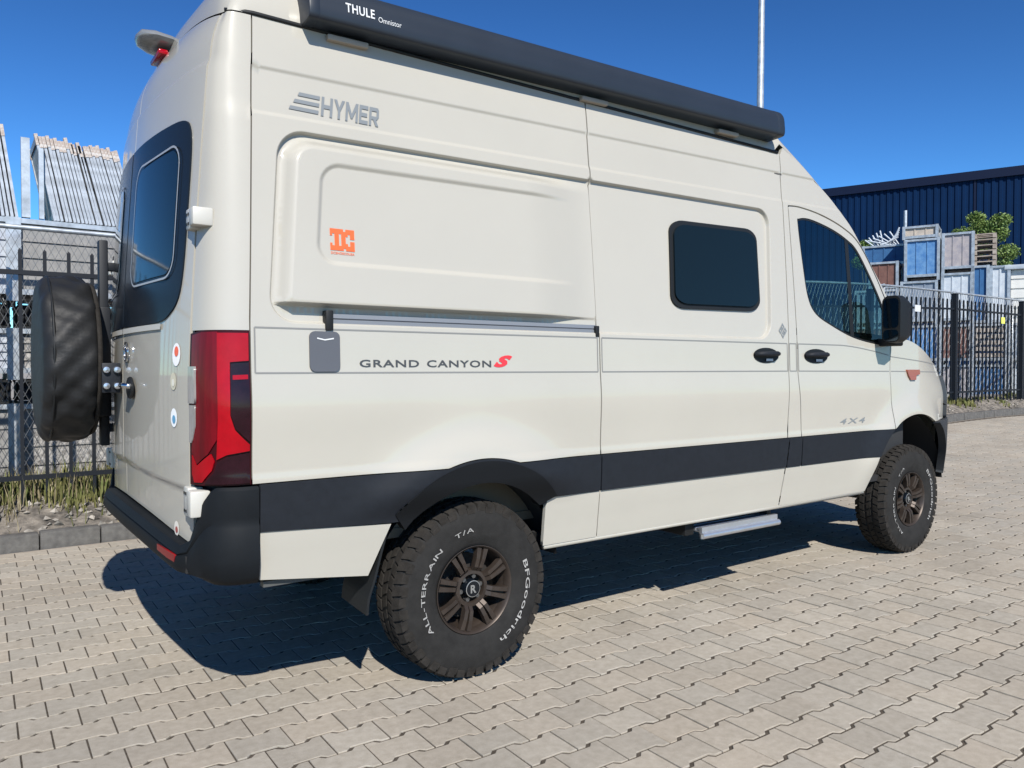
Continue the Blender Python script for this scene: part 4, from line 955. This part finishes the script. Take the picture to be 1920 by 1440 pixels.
# kerb stones and planting bed
KERB = mat('kerb_concrete', (.070, .068, .066), rough=.9, spec=.2, col2=(.120, .116, .110), vscale=14, detail=8, bump=.25, bscale=120)
kerb = sheet('kerb', -8, 26, 2.86, 2.98, 68, 1, lambda x, y: zg(x) + .02, JOINT, kind='structure')
mb = MB(); mb.box((-.197, -.062, -.10), (.197, .062, .118)); kme = None
for k in range(85):
    x = -8 + k * .4 + .2 - .09
    if kme is None: o = mb.build('kerb_stone', KERB, kerb, bevel=.012); kme = o.data
    else: o = bpy.data.objects.new('kerb_stone', kme); COL.objects.link(o); o.parent = kerb
    o.location = (x, 2.91 + rng.normal(0, .004), float(zg(x)) + rng.normal(0, .003)); o.rotation_euler = (0, -math.atan(float(zg(x + .5) - zg(x - .5))), rng.normal(0, .003))
SOIL = mat('bed_soil', (.035, .031, .027), rough=.95, col2=(.21, .185, .155), vscale=9, detail=12, bump=.9, bscale=35)
def bedz(x, y): return zg(x) + .085 + .17 * ss(2.95, 3.5, y) + .035 * math.sin(3.1 * x + 2 * y) * math.sin(2.3 * y + x) * float(ss(2.95, 3.1, y))
bed = sheet('planting_bed', -8, 26, 2.965, 4.9, 272, 24, bedz, SOIL, kind='structure')

# weeds along the fence: blades and small leaves
LEAF = mat('weed_green', (.060, .080, .022), rough=.8, spec=.2, col2=(.165, .155, .060), vscale=5, detail=4)
DRY = mat('dry_grass', (.175, .145, .080), rough=.9, spec=.2, col2=(.29, .25, .165), vscale=6)
def weeds(name, m, n, hmin, hmax, xr, yr, seed, label, wid=.006, bend=.5):
    r = np.random.default_rng(seed); V = []; F = []
    clx = r.uniform(xr[0], xr[1], max(6, int(n / 55))); cly = r.uniform(yr[0], yr[1], len(clx)); clh = r.uniform(.55, 1.0, len(clx))
    for _ in range(n):
        c = int(r.integers(len(clx))); x = clx[c] + r.normal(0, .13); y = min(max(cly[c] + r.normal(0, .10), 3.0), 4.6); h = r.uniform(hmin, hmax) * clh[c]; a = r.uniform(0, 6.28)
        z = float(bedz(x, y)) - .01; b = bend * h * r.uniform(.2, 1.0); dx_, dy_ = math.cos(a), math.sin(a); w_ = wid * r.uniform(.6, 1.5)
        px, py = -dy_ * w_, dx_ * w_; k = len(V)
        V += [(x - px, y - py, z), (x + px, y + py, z), (x + dx_ * b * .35 - px, y + dy_ * b * .35 - py, z + h * .6), (x + dx_ * b * .35 + px, y + dy_ * b * .35 + py, z + h * .6), (x + dx_ * b, y + dy_ * b, z + h)]
        F += [(k, k + 1, k + 3, k + 2), (k + 2, k + 3, k + 4)]
    me = bpy.data.meshes.new(name); me.from_pydata(V, [], F); me.update(); return ob(name, me, m, None, label=label, cat='weeds', kind='stuff')
weeds('weeds', LEAF, 5200, .04, .34, (-3.2, .6), (3.35, 4.3), 3, 'green weeds growing along the foot of the dark fence', wid=.006)
weeds('dry_grass', DRY, 4200, .04, .36, (-3.2, .6), (3.30, 4.3), 5, 'dry straw coloured grass between the fence bars', wid=.003)
weeds('roadside_weeds', LEAF, 2600, .03, .16, (8, 24), (3.1, 4.6), 8, 'low green weeds at the foot of the fence ahead of the van', wid=.012)

# loose stones and litter on the bed
V = []; F = []
r_ = np.random.default_rng(12)
for _ in range(1500):
    x = r_.uniform(-3.2, .8) if _ < 1000 else r_.uniform(8, 22); y = r_.uniform(3.0, 4.2); s_ = r_.uniform(.008, .035); z = float(bedz(x, y)); k = len(V); q = r_.normal(0, .25, (6, 3)) * s_
    V += [tuple(np.array(p) * s_ + q[i] + (x, y, z + s_ * .3)) for i, p in enumerate(((1, 0, 0), (-1, 0, 0), (0, 1, 0), (0, -1, 0), (0, 0, .7), (0, 0, -.7)))]
    F += [(k + a, k + b, k + c) for a, b, c in ((0, 2, 4), (2, 1, 4), (1, 3, 4), (3, 0, 4), (2, 0, 5), (1, 2, 5), (3, 1, 5), (0, 3, 5))]
me = bpy.data.meshes.new('loose_stones'); me.from_pydata(V, [], F); me.update(); ob('loose_stones', me, mat('loose_stone', (.10, .095, .085), .95, col2=(.34, .31, .27), vscale=6), None, label='loose stones scattered on the bed behind the kerb', cat='stones', kind='stuff')

# ================================================================== FENCES, LAMP POST
fy = 3.45
fence = empty('picket_fence', (6.0, fy, float(zg(6)) + .22), label='dark metal picket fence running behind the van along the kerb', cat='fence')
def fz(x): return float(zg(x))
inv = Vector((-6.0, -fy, -(float(zg(6)) + .22)))
def fpart(mb, name, m, **kw):
    mb.v = [tuple(Vector(q) + inv) for q in mb.v]; return mb.build(name, m, fence, **kw)
posts = [-4.79, -1.75, 1.84, 4.88, 7.92, 10.96, 14.0, 17.04, 20.08, 23.12]
for x in posts:
    mb = MB(); mb.box((x - .045, fy - .045, fz(x) + .10), (x + .045, fy + .045, fz(x) + 2.36)); mb.box((x - .05, fy - .05, fz(x) + 2.36), (x + .05, fy + .05, fz(x) + 2.375)); fpart(mb, 'post', FENCEM)
for a, b in zip(posts[:-1], posts[1:]):
    for h in (.46, 2.08):
        mb = MB(); za, zb_ = fz(a) + h, fz(b) + h
        mb.add([(x, fy + dy, z + dz) for x, z in ((a + .045, za), (b - .045, zb_)) for dy in (-.018, .018) for dz in (-.018, .018)], [(0, 1, 3, 2), (4, 6, 7, 5), (0, 4, 5, 1), (2, 3, 7, 6), (0, 2, 6, 4), (1, 5, 7, 3)]); fpart(mb, 'rail', FENCEM)
pm = MB(); pm.box((-.0125, -.0125, .25), (.0125, .0125, 2.255)); pm.add([(-.0125, -.0125, 2.255), (.0125, -.0125, 2.255), (.0125, .0125, 2.255), (-.0125, .0125, 2.255), (0, 0, 2.275)], [(0, 1, 4), (1, 2, 4), (2, 3, 4), (3, 0, 4)]); pme = pm.mesh('picket'); pme.materials.append(FENCEM)
px = -4.70
npk = 0
while px < 23.0:
    if all(abs(px - q) > .07 for q in posts):
        o = bpy.data.objects.new('picket', pme); COL.objects.link(o); o.parent = fence; o.location = Vector((px, fy, fz(px))) + inv + Vector((0, 0, 0)); npk += 1
    px += .1672
# two small plates fixed to the fence
mb = MB(); mb.box((12.42, fy - .030, fz(12.3) + 2.00), (12.62, fy - .022, fz(12.3) + 2.12)); mb.build('fence_sign', LETW, label='small white plate fixed to the dark picket fence', cat='sign')
mb = MB(); mb.box((15.98, fy - .030, fz(16) + 1.86), (16.14, fy - .022, fz(16) + 1.99)); mb.build('fence_sign', mat('sign_yellow', (.62, .66, .12), .6), label='small yellow plate fixed to the dark picket fence', cat='sign')
# chain link fence behind
cy = 4.30
cl = empty('chain_link_fence', (6, cy, float(zg(6)) + .2), label='galvanised chain link fence with top rail behind the picket fence', cat='fence')
civ = Vector((-6.0, -cy, -(float(zg(6)) + .2)))
mb = MB(); X = np.linspace(-5, 24, 30); mb.tube([(x, cy, fz(x) + 2.565) for x in X], .022, 8); mb.v = [tuple(Vector(q) + civ) for q in mb.v]; mb.build('top_rail', GALV, cl, smooth=True)
for x in (-4.4, -1.52, 1.4, 4.3, 7.2, 10.1, 13.0, 15.9, 18.8, 21.7):
    mb = MB(); mb.tube([(x, cy + .03, fz(x) + .1), (x, cy + .03, fz(x) + 2.60)], .028, 8); mb.v = [tuple(Vector(q) + civ) for q in mb.v]; mb.build('post', GALV, cl, smooth=True)
V = []; F = []; pitch = .055; wr = .0016
def wires(xa, xb, pitch, wr):
    n = int((xb - xa) / pitch); rows = int(2.3 / (pitch * 1.0))
    for i in range(n + 1):
        for sgn in (1, -1):
            pts = []
            for k in range(rows + 1): 
                off = (pitch / 2) * (1 if k % 2 else 0) * sgn; x = xa + i * pitch + off; pts.append((x, fz(x) + .25 + 2.3 * k / rows))
            for (xA, zA), (xB, zB) in zip(pts[:-1], pts[1:]):
                k = len(V); dx_, dz_ = xB - xA, zB - zA; L_ = math.hypot(dx_, dz_); nx, nz = -dz_ / L_ * wr, dx_ / L_ * wr
                V.extend([(xA - nx, cy, zA - nz), (xA + nx, cy, zA + nz), (xA, cy - wr * 1.6, zA), (xB - nx, cy, zB - nz), (xB + nx, cy, zB + nz), (xB, cy - wr * 1.6, zB)])
                F.extend([(k, k + 2, k + 5, k + 3), (k + 2, k + 1, k + 4, k + 5), (k + 1, k, k + 3, k + 4)])
wires(-2.6, .8, .06, .0018); wires(8.5, 23.5, .11, .0026)
V = [tuple(Vector(q) + civ) for q in V]
me = bpy.data.meshes.new('wire_mesh'); me.from_pydata(V, [], F); me.update(); ob('wire_mesh', me, WIRE, cl, kind='stuff')
# lamp post
lp = empty('lamp_post', (9.76, 4.85, float(zg(9.8)) - .05), label='slim galvanised lamp post rising behind the van roof', cat='lamp post')
mb = MB(); mb.tube([(0, 0, 0), (0, 0, 1.2)], .085, 14); mb.tube([(0, 0, 1.2), (0.03, 0, 5), (.08, 0, 9.2)], [.070, .062, .052], 14); mb.build('pole', GALV, lp, smooth=True, auto=40)
mb = MB(); mb.tube([(.08, 0, 9.15), (.14, -.3, 9.35), (.2, -.9, 9.45)], .03, 10); mb.build('arm', GALV, lp, smooth=True)
mb = MB(); mb.box((.08, -1.5, 9.40), (.34, -.85, 9.50)); mb.build('lamp_head', mat('lamp_grey', (.3, .31, .32), .5), lp, bevel=.03)
mb = MB(); mb.box((.11, -1.45, 9.385), (.31, -.95, 9.402)); mb.build('lens', CLEAR, lp)

# ================================================================== WAREHOUSE
NAVY = mat('navy_cladding', (.0012, .0130, .047), spec=.08, rough=.6, var=.12, vscale=.6)
NAVYD = mat('navy_trim', (.002, .006, .024), rough=.5, spec=.2)
wt = Vector((-.36, .933, 0)).normalized(); ang = math.atan2(wt.y, wt.x) 
wh = empty('warehouse', (38.6, 11.57, .2), rz=ang, label='long navy blue corrugated warehouse beyond the storage yard', cat='warehouse')
# local: +x runs left along the facade, -y ... facade faces +y local rotated; find the side toward the camera
fac = -1 if (Matrix.Rotation(ang, 3, 'Z') @ Vector((0, -1, 0))).dot(Vector((-40, -15, 0))) > 0 else 1
L0, L1, HT = -34.0, 46.0, 10.45
mb = MB(); mb.box((L0, 0.06 * -fac if fac < 0 else -30, 0), (L1, 30 if fac < 0 else -.06, HT - .02)); mb.build('wall', NAVY, wh)
ribs = MB(); x = L0; k = 0
V = []; F = []
while x < L1:
    pass_ = ((x, .0), (x + .12, .0), (x + .15, .045), (x + .27, .045)); 
    b = len(V); V += [(a, fac * d, z) for a, d in pass_ + ((x + .30, .0),) for z in (0.0, HT - .35)]
    F += [(b + 2 * i, b + 2 * i + 2, b + 2 * i + 3, b + 2 * i + 1) for i in range(4)]; x += .30
ribs.add(V, F); ribs.build('ribbed_cladding', NAVY, wh, kind='stuff')
mb = MB(); mb.box((L0 - .1, min(0, fac * .16), HT - .36), (L1 + .1, max(0, fac * .16), HT + .06)); mb.build('roof_trim', NAVYD, wh)
for k in range(5):
    xx = -16 + k * 9.0; mb = MB(); mb.box((xx, min(fac * .046, fac * .07), 1.0), (xx + .10, max(fac * .046, fac * .07), HT - .36)); mb.build('downpipe', NAVYD, wh)

# ================================================================== STORAGE YARD, ahead of the van (behind the fences)
P0 = Vector((19.034, 6.544, 0)); yz = .40; ca = ang
def paint(n, c, c2): return mat(n, c, rough=.7, col2=c2, vscale=7, detail=6)
CBLUE = paint('crate_blue', (.035, .135, .33), (.10, .23, .42)); CGREY = paint('crate_grey', (.22, .21, .24), (.33, .30, .30)); CBEIGE = paint('crate_beige', (.42, .36, .30), (.30, .27, .24))
CDB = paint('crate_navy', (.012, .07, .19), (.02, .10, .24)); CBROWN = paint('crate_brown', (.10, .045, .035), (.15, .07, .055)); CWHITE = paint('panel_white', (.52, .52, .50), (.60, .60, .57))
CSLATE = paint('crate_slate', (.13, .17, .23), (.20, .24, .29)); WOOD = paint('old_wood', (.22, .18, .15), (.33, .29, .25)); CLIGHT = paint('sheet_light', (.35, .40, .46), (.46, .50, .54))
def stillage(s1, s0, z0, z1, m, label, depth=.9, frame=GALV, dd=0.0, nm='stillage', legs=True, group=None, slats=0, org=P0, rz=ca):
    """steel storage crate: corner posts, base frame, sheet sides; s along the rack line, z from base to top"""
    wd = s1 - s0; h = z1 - z0; M = Matrix.Rotation(rz, 3, 'Z'); loc = org + M @ Vector(((s0 + s1) / 2, (depth / 2 + dd) * -fac, 0))
    t = empty(nm, (loc.x, loc.y, z0), rz=rz, label=label, cat='crate', group=group); w2 = wd / 2; d2 = depth / 2; p = .035
    for sx in (-1, 1):
        for sy in (-1, 1):
            mb = MB(); mb.box((sx * w2 - p, sy * d2 - p, 0), (sx * w2 + p, sy * d2 + p, h)); mb.build('post', frame, t)
    mb = MB(); b0 = .10 if legs else .02
    for sy in (-1, 1): mb.box((-w2 + p, sy * d2 - p * .8, b0), (w2 - p, sy * d2 + p * .8, b0 + .07)); mb.box((-w2 + p, sy * d2 - p * .8, h - .06), (w2 - p, sy * d2 + p * .8, h - .005))
    for sx in (-1, 1): mb.box((sx * w2 - p * .8, -d2 + p, b0), (sx * w2 + p * .8, d2 - p, b0 + .07)); mb.box((sx * w2 - p * .8, -d2 + p, h - .06), (sx * w2 + p * .8, d2 - p, h - .005))
    mb.build_each('frame_rail', frame, t)
    for sy in (-1, 1):
        if slats:
            for q in range(slats):
                zz = b0 + .09 + (h - b0 - .14) * q / slats; mb = MB(); mb.box((-w2 + p, sy * (d2 - .02) - .008, zz), (w2 - p, sy * (d2 - .02) + .008, zz + (h - b0 - .14) / slats * .62)); mb.build('slat', m, t)
        else:
            mb = MB(); mb.box((-w2 + p, sy * (d2 - .02) - .006, b0 + .07), (w2 - p, sy * (d2 - .02) + .006, h - .06)); n_r = max(2, int(wd / .22))
            for q in range(1, n_r): xx = -w2 + wd * q / n_r; mb.box((xx - .015, sy * (d2 - .005) - .012, b0 + .075), (xx + .015, sy * (d2 - .005) + .006, h - .065))
            mb.build('side_panel', m, t)
    for sx in (-1, 1): mb = MB(); mb.box((sx * (w2 - .02) - .006, -d2 + p, b0 + .07), (sx * (w2 - .02) + .006, d2 - p, h - .06)); mb.build('end_panel', m, t)
    mb = MB(); mb.box((-w2 + p, -d2 + p, b0 + .015), (w2 - p, d2 - p, b0 + .045)); mb.build('floor_plate', GALVD, t)
    return t
GR = 'crates stacked in the yard ahead of the van'
# bottom tiers, seen through the fence bars
for i, (a, b, m, lb) in enumerate(((1.65, .62, CSLATE, 'slate grey'), (.55, -.36, CBLUE, 'blue'), (-.42, -1.10, CGREY, 'pale grey'), (-1.15, -1.88, CDB, 'navy'), (-1.95, -2.9, CLIGHT, 'light blue'))):
    stillage(a, b, yz + .0, yz + 1.02, m, lb + ' steel crate on the ground in the bottom tier behind the fences', group=GR)
for i, (a, b, m, lb) in enumerate(((1.65, .62, CBROWN, 'dull brown'), (.55, -.36, CBLUE, 'faded blue'), (-.42, -1.10, CBROWN, 'rust brown'), (-1.15, -1.88, WOOD, 'weathered wooden'), (-1.95, -2.9, CSLATE, 'grey'))):
    stillage(a, b, yz + 1.02, yz + 2.06, m, lb + ' crate in the second tier behind the fence bars', group=GR, slats=5 if m is WOOD else 0)
stillage(1.65, .62, yz + 2.06, 3.46, CSLATE, 'slate crate under the brown crate in the yard stack')
stillage(.52, -.30, yz + 2.06, 3.64, CSLATE, 'blue grey crate below the bright blue crate')
stillage(-.44, -1.10, yz + 2.06, 3.80, CLIGHT, 'pale blue grey crate below the worn grey crate')
stillage(-1.12, -1.45, yz + 2.06, 3.95, CDB, 'narrow deep blue box beside the striped sheets', legs=False)
stillage(-1.52, -1.90, yz + 2.06, 3.92, CLIGHT, 'upright light metal sheets standing beside the deep blue box', legs=False)
stillage(1.30, .63, 3.46, 4.21, CBROWN, 'brown sheet steel crate near the windscreen edge', legs=False)
stillage(.43, -.34, 3.64, 4.75, CBLUE, 'bright blue crate with galvanised corner posts')
stillage(-.447, -1.116, 3.80, 4.84, CGREY, 'worn grey crate with streaked panels beside the blue crate')
stillage(.48, -.30, 4.75, 5.10, CBEIGE, 'low beige crate on top of the bright blue crate', legs=False)
stillage(1.62, .55, 4.22, 4.80, CDB, 'wide navy container behind the brown crate', dd=.95, legs=False)
# white clad shed at the edge of the stack
sh = empty('white_shed', tuple(P0 + Matrix.Rotation(ca, 3, 'Z') @ Vector((-3.6, -fac * .9, 0)) + Vector((0, 0, yz - .05))), rz=ca, label='white horizontal clad cabin beside the stacked crates', cat='shed')
mb = MB(); mb.box((-1.65, -.8, 0), (1.65, .8, 3.45)); mb.build('wall', CWHITE, sh)
for k in range(14): mb = MB(); mb.box((-1.66, min(fac * .80, fac * .83), .1 + k * .24), (1.66, max(fac * .80, fac * .83), .1 + k * .24 + .205)); mb.build('cladding_board', CWHITE, sh)
mb = MB(); mb.box((-1.8, -.95, 3.45), (1.8, .95, 3.56)); mb.build('roof', CLIGHT, sh, bevel=.01)
# loose metal on top of the stack
def loose(name, label, s, z, parts, m, cat, dd=.3, rot=0):
    loc = P0 + Matrix.Rotation(ca, 3, 'Z') @ Vector((s, -fac * dd, 0)); mb = MB()
    for a, b, r in parts: mb.tube([a, b], r, 6)
    o = mb.build(name, m, None, label=label, cat=cat); o.location = (loc.x, loc.y, z); o.rotation_euler[2] = ca + rot; return o
loose('steel_pole', 'single upright galvanised pole standing above the yard stack', .58, 4.80, [((0, 0, 0), (0, 0, .95), .045)], GALV, 'pole', dd=1.2)
for k, (s, ln, tl, lb) in enumerate(((1.25, .45, .1, 'short light tube stack leaning on the navy container'), (1.05, .5, -.2, 'bundle of pale tubes on the navy container'), (.85, .4, .25, 'bent light steel frame on the navy container'))):
    loose('tube_bundle', lb, s, 4.80, [((-.12 + .06 * i, .05 * i, 0), (-.12 + .06 * i + tl * (1 + .3 * i), .05 * i, ln * (1 - .15 * i)), .022) for i in range(5)], CLIGHT, 'tubes', dd=1.2)
pal = empty('pallet_stack', tuple(P0 + Matrix.Rotation(ca, 3, 'Z') @ Vector((-1.37, -fac * .4, 0)) + Vector((0, 0, 3.95))), rz=ca, label='stack of weathered grey pallets on top of the deep blue box', cat='pallets')
for k in range(6):
    for j in range(3): mb = MB(); mb.box((-.25, -.35 + j * .26, k * .14 + .09), (.25, -.20 + j * .26, k * .14 + .115)); mb.build('board', WOOD, pal)
    mb = MB(); mb.box((-.25, -.35, k * .14), (-.17, .32, k * .14 + .088)); mb.box((.17, -.35, k * .14), (.25, .32, k * .14 + .088)); mb.build('bearer', WOOD, pal)

# trees behind the stack
LEAFT = mat('tree_leaf', (.060, .120, .022), rough=.6, col2=(.150, .210, .045), vscale=3); BARK = mat('bark', (.08, .065, .05), rough=.9, var=.3, vscale=20)
def tree(loc, h, blobs, nleaf, seed, label):
    t = empty('tree', loc, label=label, cat='tree', group='trees behind the yard stack'); r = np.random.default_rng(seed); mb = MB()
    mb.tube([(0, 0, 0), (.05, .02, h * .35), (-.03, .05, h * .6)], [.10, .075, .05], 9)
    for bx, by, bz, br in blobs: mb.tube([(-.02, .03, h * .55), (bx * .5, by * .5, (h * .55 + bz) / 2 + .1), (bx, by, bz)], [.04, .025, .01], 6)
    mb.build('trunk', BARK, t, smooth=True); V = []; F = []
    for _ in range(nleaf):
        bx, by, bz, br = blobs[int(r.integers(len(blobs)))]; d = r.normal(0, 1, 3); d /= np.linalg.norm(d); q = np.array([bx, by, bz]) + d * br * r.uniform(.15, 1.0) ** .6 * np.array([1, 1, .75])
        n1 = r.normal(0, 1, 3); n1 /= np.linalg.norm(n1); n2 = np.cross(n1, r.normal(0, 1, 3)); n2 /= np.linalg.norm(n2) + 1e-9; s = r.uniform(.022, .048); k = len(V)
        V += [tuple(q - n1 * s), tuple(q + n2 * s * .5), tuple(q + n1 * s), tuple(q - n2 * s * .5)]; F.append((k, k + 1, k + 2, k + 3))
    me = bpy.data.meshes.new('crown'); me.from_pydata(V, [], F); me.update(); ob('crown', me, LEAFT, t); return t
tl = P0 + Matrix.Rotation(ca, 3, 'Z') @ Vector((-1.12, -fac * 2.2, 0))
tree((tl.x, tl.y, yz - .1), 5.0, [(.35 * wt.x, .35 * wt.y, 4.75, .36), (.15, .1, 5.25, .26), (-.1 * wt.x, -.1 * wt.y, 4.95, .34), (-.45 * wt.x, -.45 * wt.y, 4.75, .34), (-.55 * wt.x, -.55 * wt.y, 5.1, .28), (-.70 * wt.x, -.7 * wt.y, 4.2, .34), (-.62 * wt.x, -.6 * wt.y, 3.8, .3), (.0, 0, 4.4, .4)], 8000, 4, 'small leafy green tree rising behind the stacked crates')
tl2 = P0 + Matrix.Rotation(ca, 3, 'Z') @ Vector((1.9, -fac * 3.2, 0))
tree((tl2.x, tl2.y, yz - .1), 4.8, [(.0, 0, 4.6, .3), (.2, .1, 4.9, .22), (-.25, .0, 4.3, .3)], 2200, 9, 'thin small tree showing beside the windscreen pillar')

# ================================================================== STORAGE RACK behind the spare wheel
def fstill(x0, x1, z0, z1, m, label, y0=4.75, depth=.9, group=None, slats=0):
    M = Matrix(); t = empty('stillage', ((x0 + x1) / 2, y0 + depth / 2, z0), label=label, cat='crate', group=group); w2 = (x1 - x0) / 2; d2 = depth / 2; h = z1 - z0; p = .03
    for sx in (-1, 1):
        for sy in (-1, 1): mb = MB(); mb.box((sx * w2 - p, sy * d2 - p, 0), (sx * w2 + p, sy * d2 + p, h)); mb.build('post', GALV, t)
    mb = MB(); b0 = .06
    for sy in (-1, 1): mb.box((-w2 + p, sy * d2 - p * .8, b0), (w2 - p, sy * d2 + p * .8, b0 + .05)); mb.box((-w2 + p, sy * d2 - p * .8, h - .05), (w2 - p, sy * d2 + p * .8, h - .005))
    mb.build_each('frame_rail', GALV, t)
    for sy in (-1, 1):
        mb = MB(); mb.box((-w2 + p, sy * (d2 - .02) - .006, b0 + .05), (w2 - p, sy * (d2 - .02) + .006, h - .05))
        for q in range(1, 4): zz = b0 + .05 + (h - b0 - .1) * q / 4; mb.box((-w2 + p, sy * (d2 - .012) - .012, zz - .008), (w2 - p, sy * (d2 - .012) + .004, zz + .008))
        mb.build('side_panel', m, t)
    for sx in (-1, 1): mb = MB(); mb.box((sx * (w2 - .02) - .006, -d2 + p, b0 + .05), (sx * (w2 - .02) + .006, d2 - p, h - .05)); mb.build('end_panel', m, t)
    mb = MB(); mb.box((-w2 + p, -d2 + p, b0 + .012), (w2 - p, d2 - p, b0 + .04)); mb.build('floor_plate', GALVD, t)
    return t
CONC = paint('grey_sheet', (.16, .16, .16), (.235, .23, .22)); PALE = paint('pale_sheet', (.27, .30, .35), (.36, .385, .42)); SPECK = mat('speckled_scrap', (.09, .085, .08), rough=.9, col2=(.36, .35, .335), vscale=26, detail=8)
GL = 'grey crates stacked behind the spare wheel'
for x0, x1, m, lb in ((-2.45, -1.36, PALE, 'pale blue'), (-1.30, -.10, CONC, 'mottled grey'), (-.04, 1.15, CONC, 'plain grey')):
    fstill(x0, x1, 1.95, 2.72, m, lb + ' sheet crate in the top tier behind the spare wheel', group=GL)
    fstill(x0, x1, 1.22, 1.70, SPECK if m is CONC else PALE, lb + ' crate of scrap in the middle tier behind the fence', group=GL)
    fstill(x0, x1, .14, 1.00, SPECK if m is CONC else CONC, lb + ' crate standing on the ground behind the weeds', group=GL)
    for z0 in (1.00, 1.70):      # dark lattice spacers between tiers
        t = empty('lattice_spacer', ((x0 + x1) / 2, 5.2, z0), label='black lattice spacer between %s crates at %s height' % (lb, 'knee' if z0 < 1.2 else 'head'), cat='spacer', group='lattice spacers between the grey crates')
        mb = MB(); w2 = (x1 - x0) / 2; h = .22 if z0 < 1.2 else .25; nX = 12
        for yy in (-.42, .42):
            for q in range(nX):
                xa = -w2 + 2 * w2 * q / nX; xb = xa + 2 * w2 / nX; mb.tube([(xa, yy, 0.01), (xb, yy, h - .01)], .012, 5); mb.tube([(xb, yy, .01), (xa, yy, h - .01)], .012, 5)
            mb.box((-w2, yy - .015, 0.0), (w2, yy + .015, .02)); mb.box((-w2, yy - .015, h - .02), (w2, yy + .015, h))
        mb.build('lattice', BLACK, t, kind='stuff'); mb = MB(); mb.box((-w2, -.38, .03), (w2, .38, h - .03)); mb.build('gap_shade', LINER, t)  # dark box added so the gap between tiers reads as deep shade
# leaning galvanised frames on top
RUSTY = mat('rusty_ends', (.30, .23, .19), rough=.85, col2=(.50, .48, .46), vscale=30)
def lean_frame(x, ln, lean, label, grp):
    t = empty('scaffold_frame', (x, 5.15, 2.735), label=label, cat='scaffold frame', group=grp); t.rotation_euler = (0, -lean, 0)
    mb = MB(); 
    for yy in (-.34, .30): mb.box((-.012, yy, 0), (.012, yy + .05, ln))
    for zz in (.02, ln * .5, ln - .07): mb.box((-.011, -.29, zz), (.011, .30, zz + .05))
    mb.build('tube_frame', mat('galvanised_bright', (.33, .355, .39), rough=.5, metal=.35, var=.25, vscale=12), t)
    mb = MB(); mb.box((-.004, -.285, .08), (.004, .295, ln * .48)); mb.box((-.004, -.285, ln * .56), (.004, .295, ln - .085)); mb.build_each('sheet', GALVD, t)
    mb = MB(); mb.box((-.0145, -.345, ln - .10), (.0145, -.285, ln + .005)); mb.box((-.0145, .295, ln - .10), (.0145, .355, ln + .005)); mb.build_each('end_socket', RUSTY, t)
    return t
g1 = 'galvanised frames leaning in a row on the crates'
for k in range(23): lean_frame(-.99 + k * .0335 + rng.normal(0, .003), .80 - .0015 * k + rng.normal(0, .012), R(10.5) + k * R(.26) + rng.normal(0, R(.35)), 'galvanised scaffold frame with rusty ends leaning in the long row above the crates', g1)
for k in range(10): lean_frame(-1.62 + k * .036, .84 + rng.normal(0, .012), R(6) + k * R(.2) + rng.normal(0, R(.35)), 'galvanised scaffold frame in the short stack beyond the rack upright', 'galvanised frames in the short stack')
for x, lb in ((-1.225, 'flat galvanised upright post between the two stacks of frames'), (-1.10, 'thin rusty topped upright beside the long row of frames')):
    up = MB(); up.box((-.035 if x < -1.2 else -.02, -.03, 0), (.035 if x < -1.2 else .02, .03, .74 if x < -1.2 else .66)); o = up.build('rack_upright', GALV, None, label=lb, cat='upright'); o.location = (x, 4.80, 2.735)
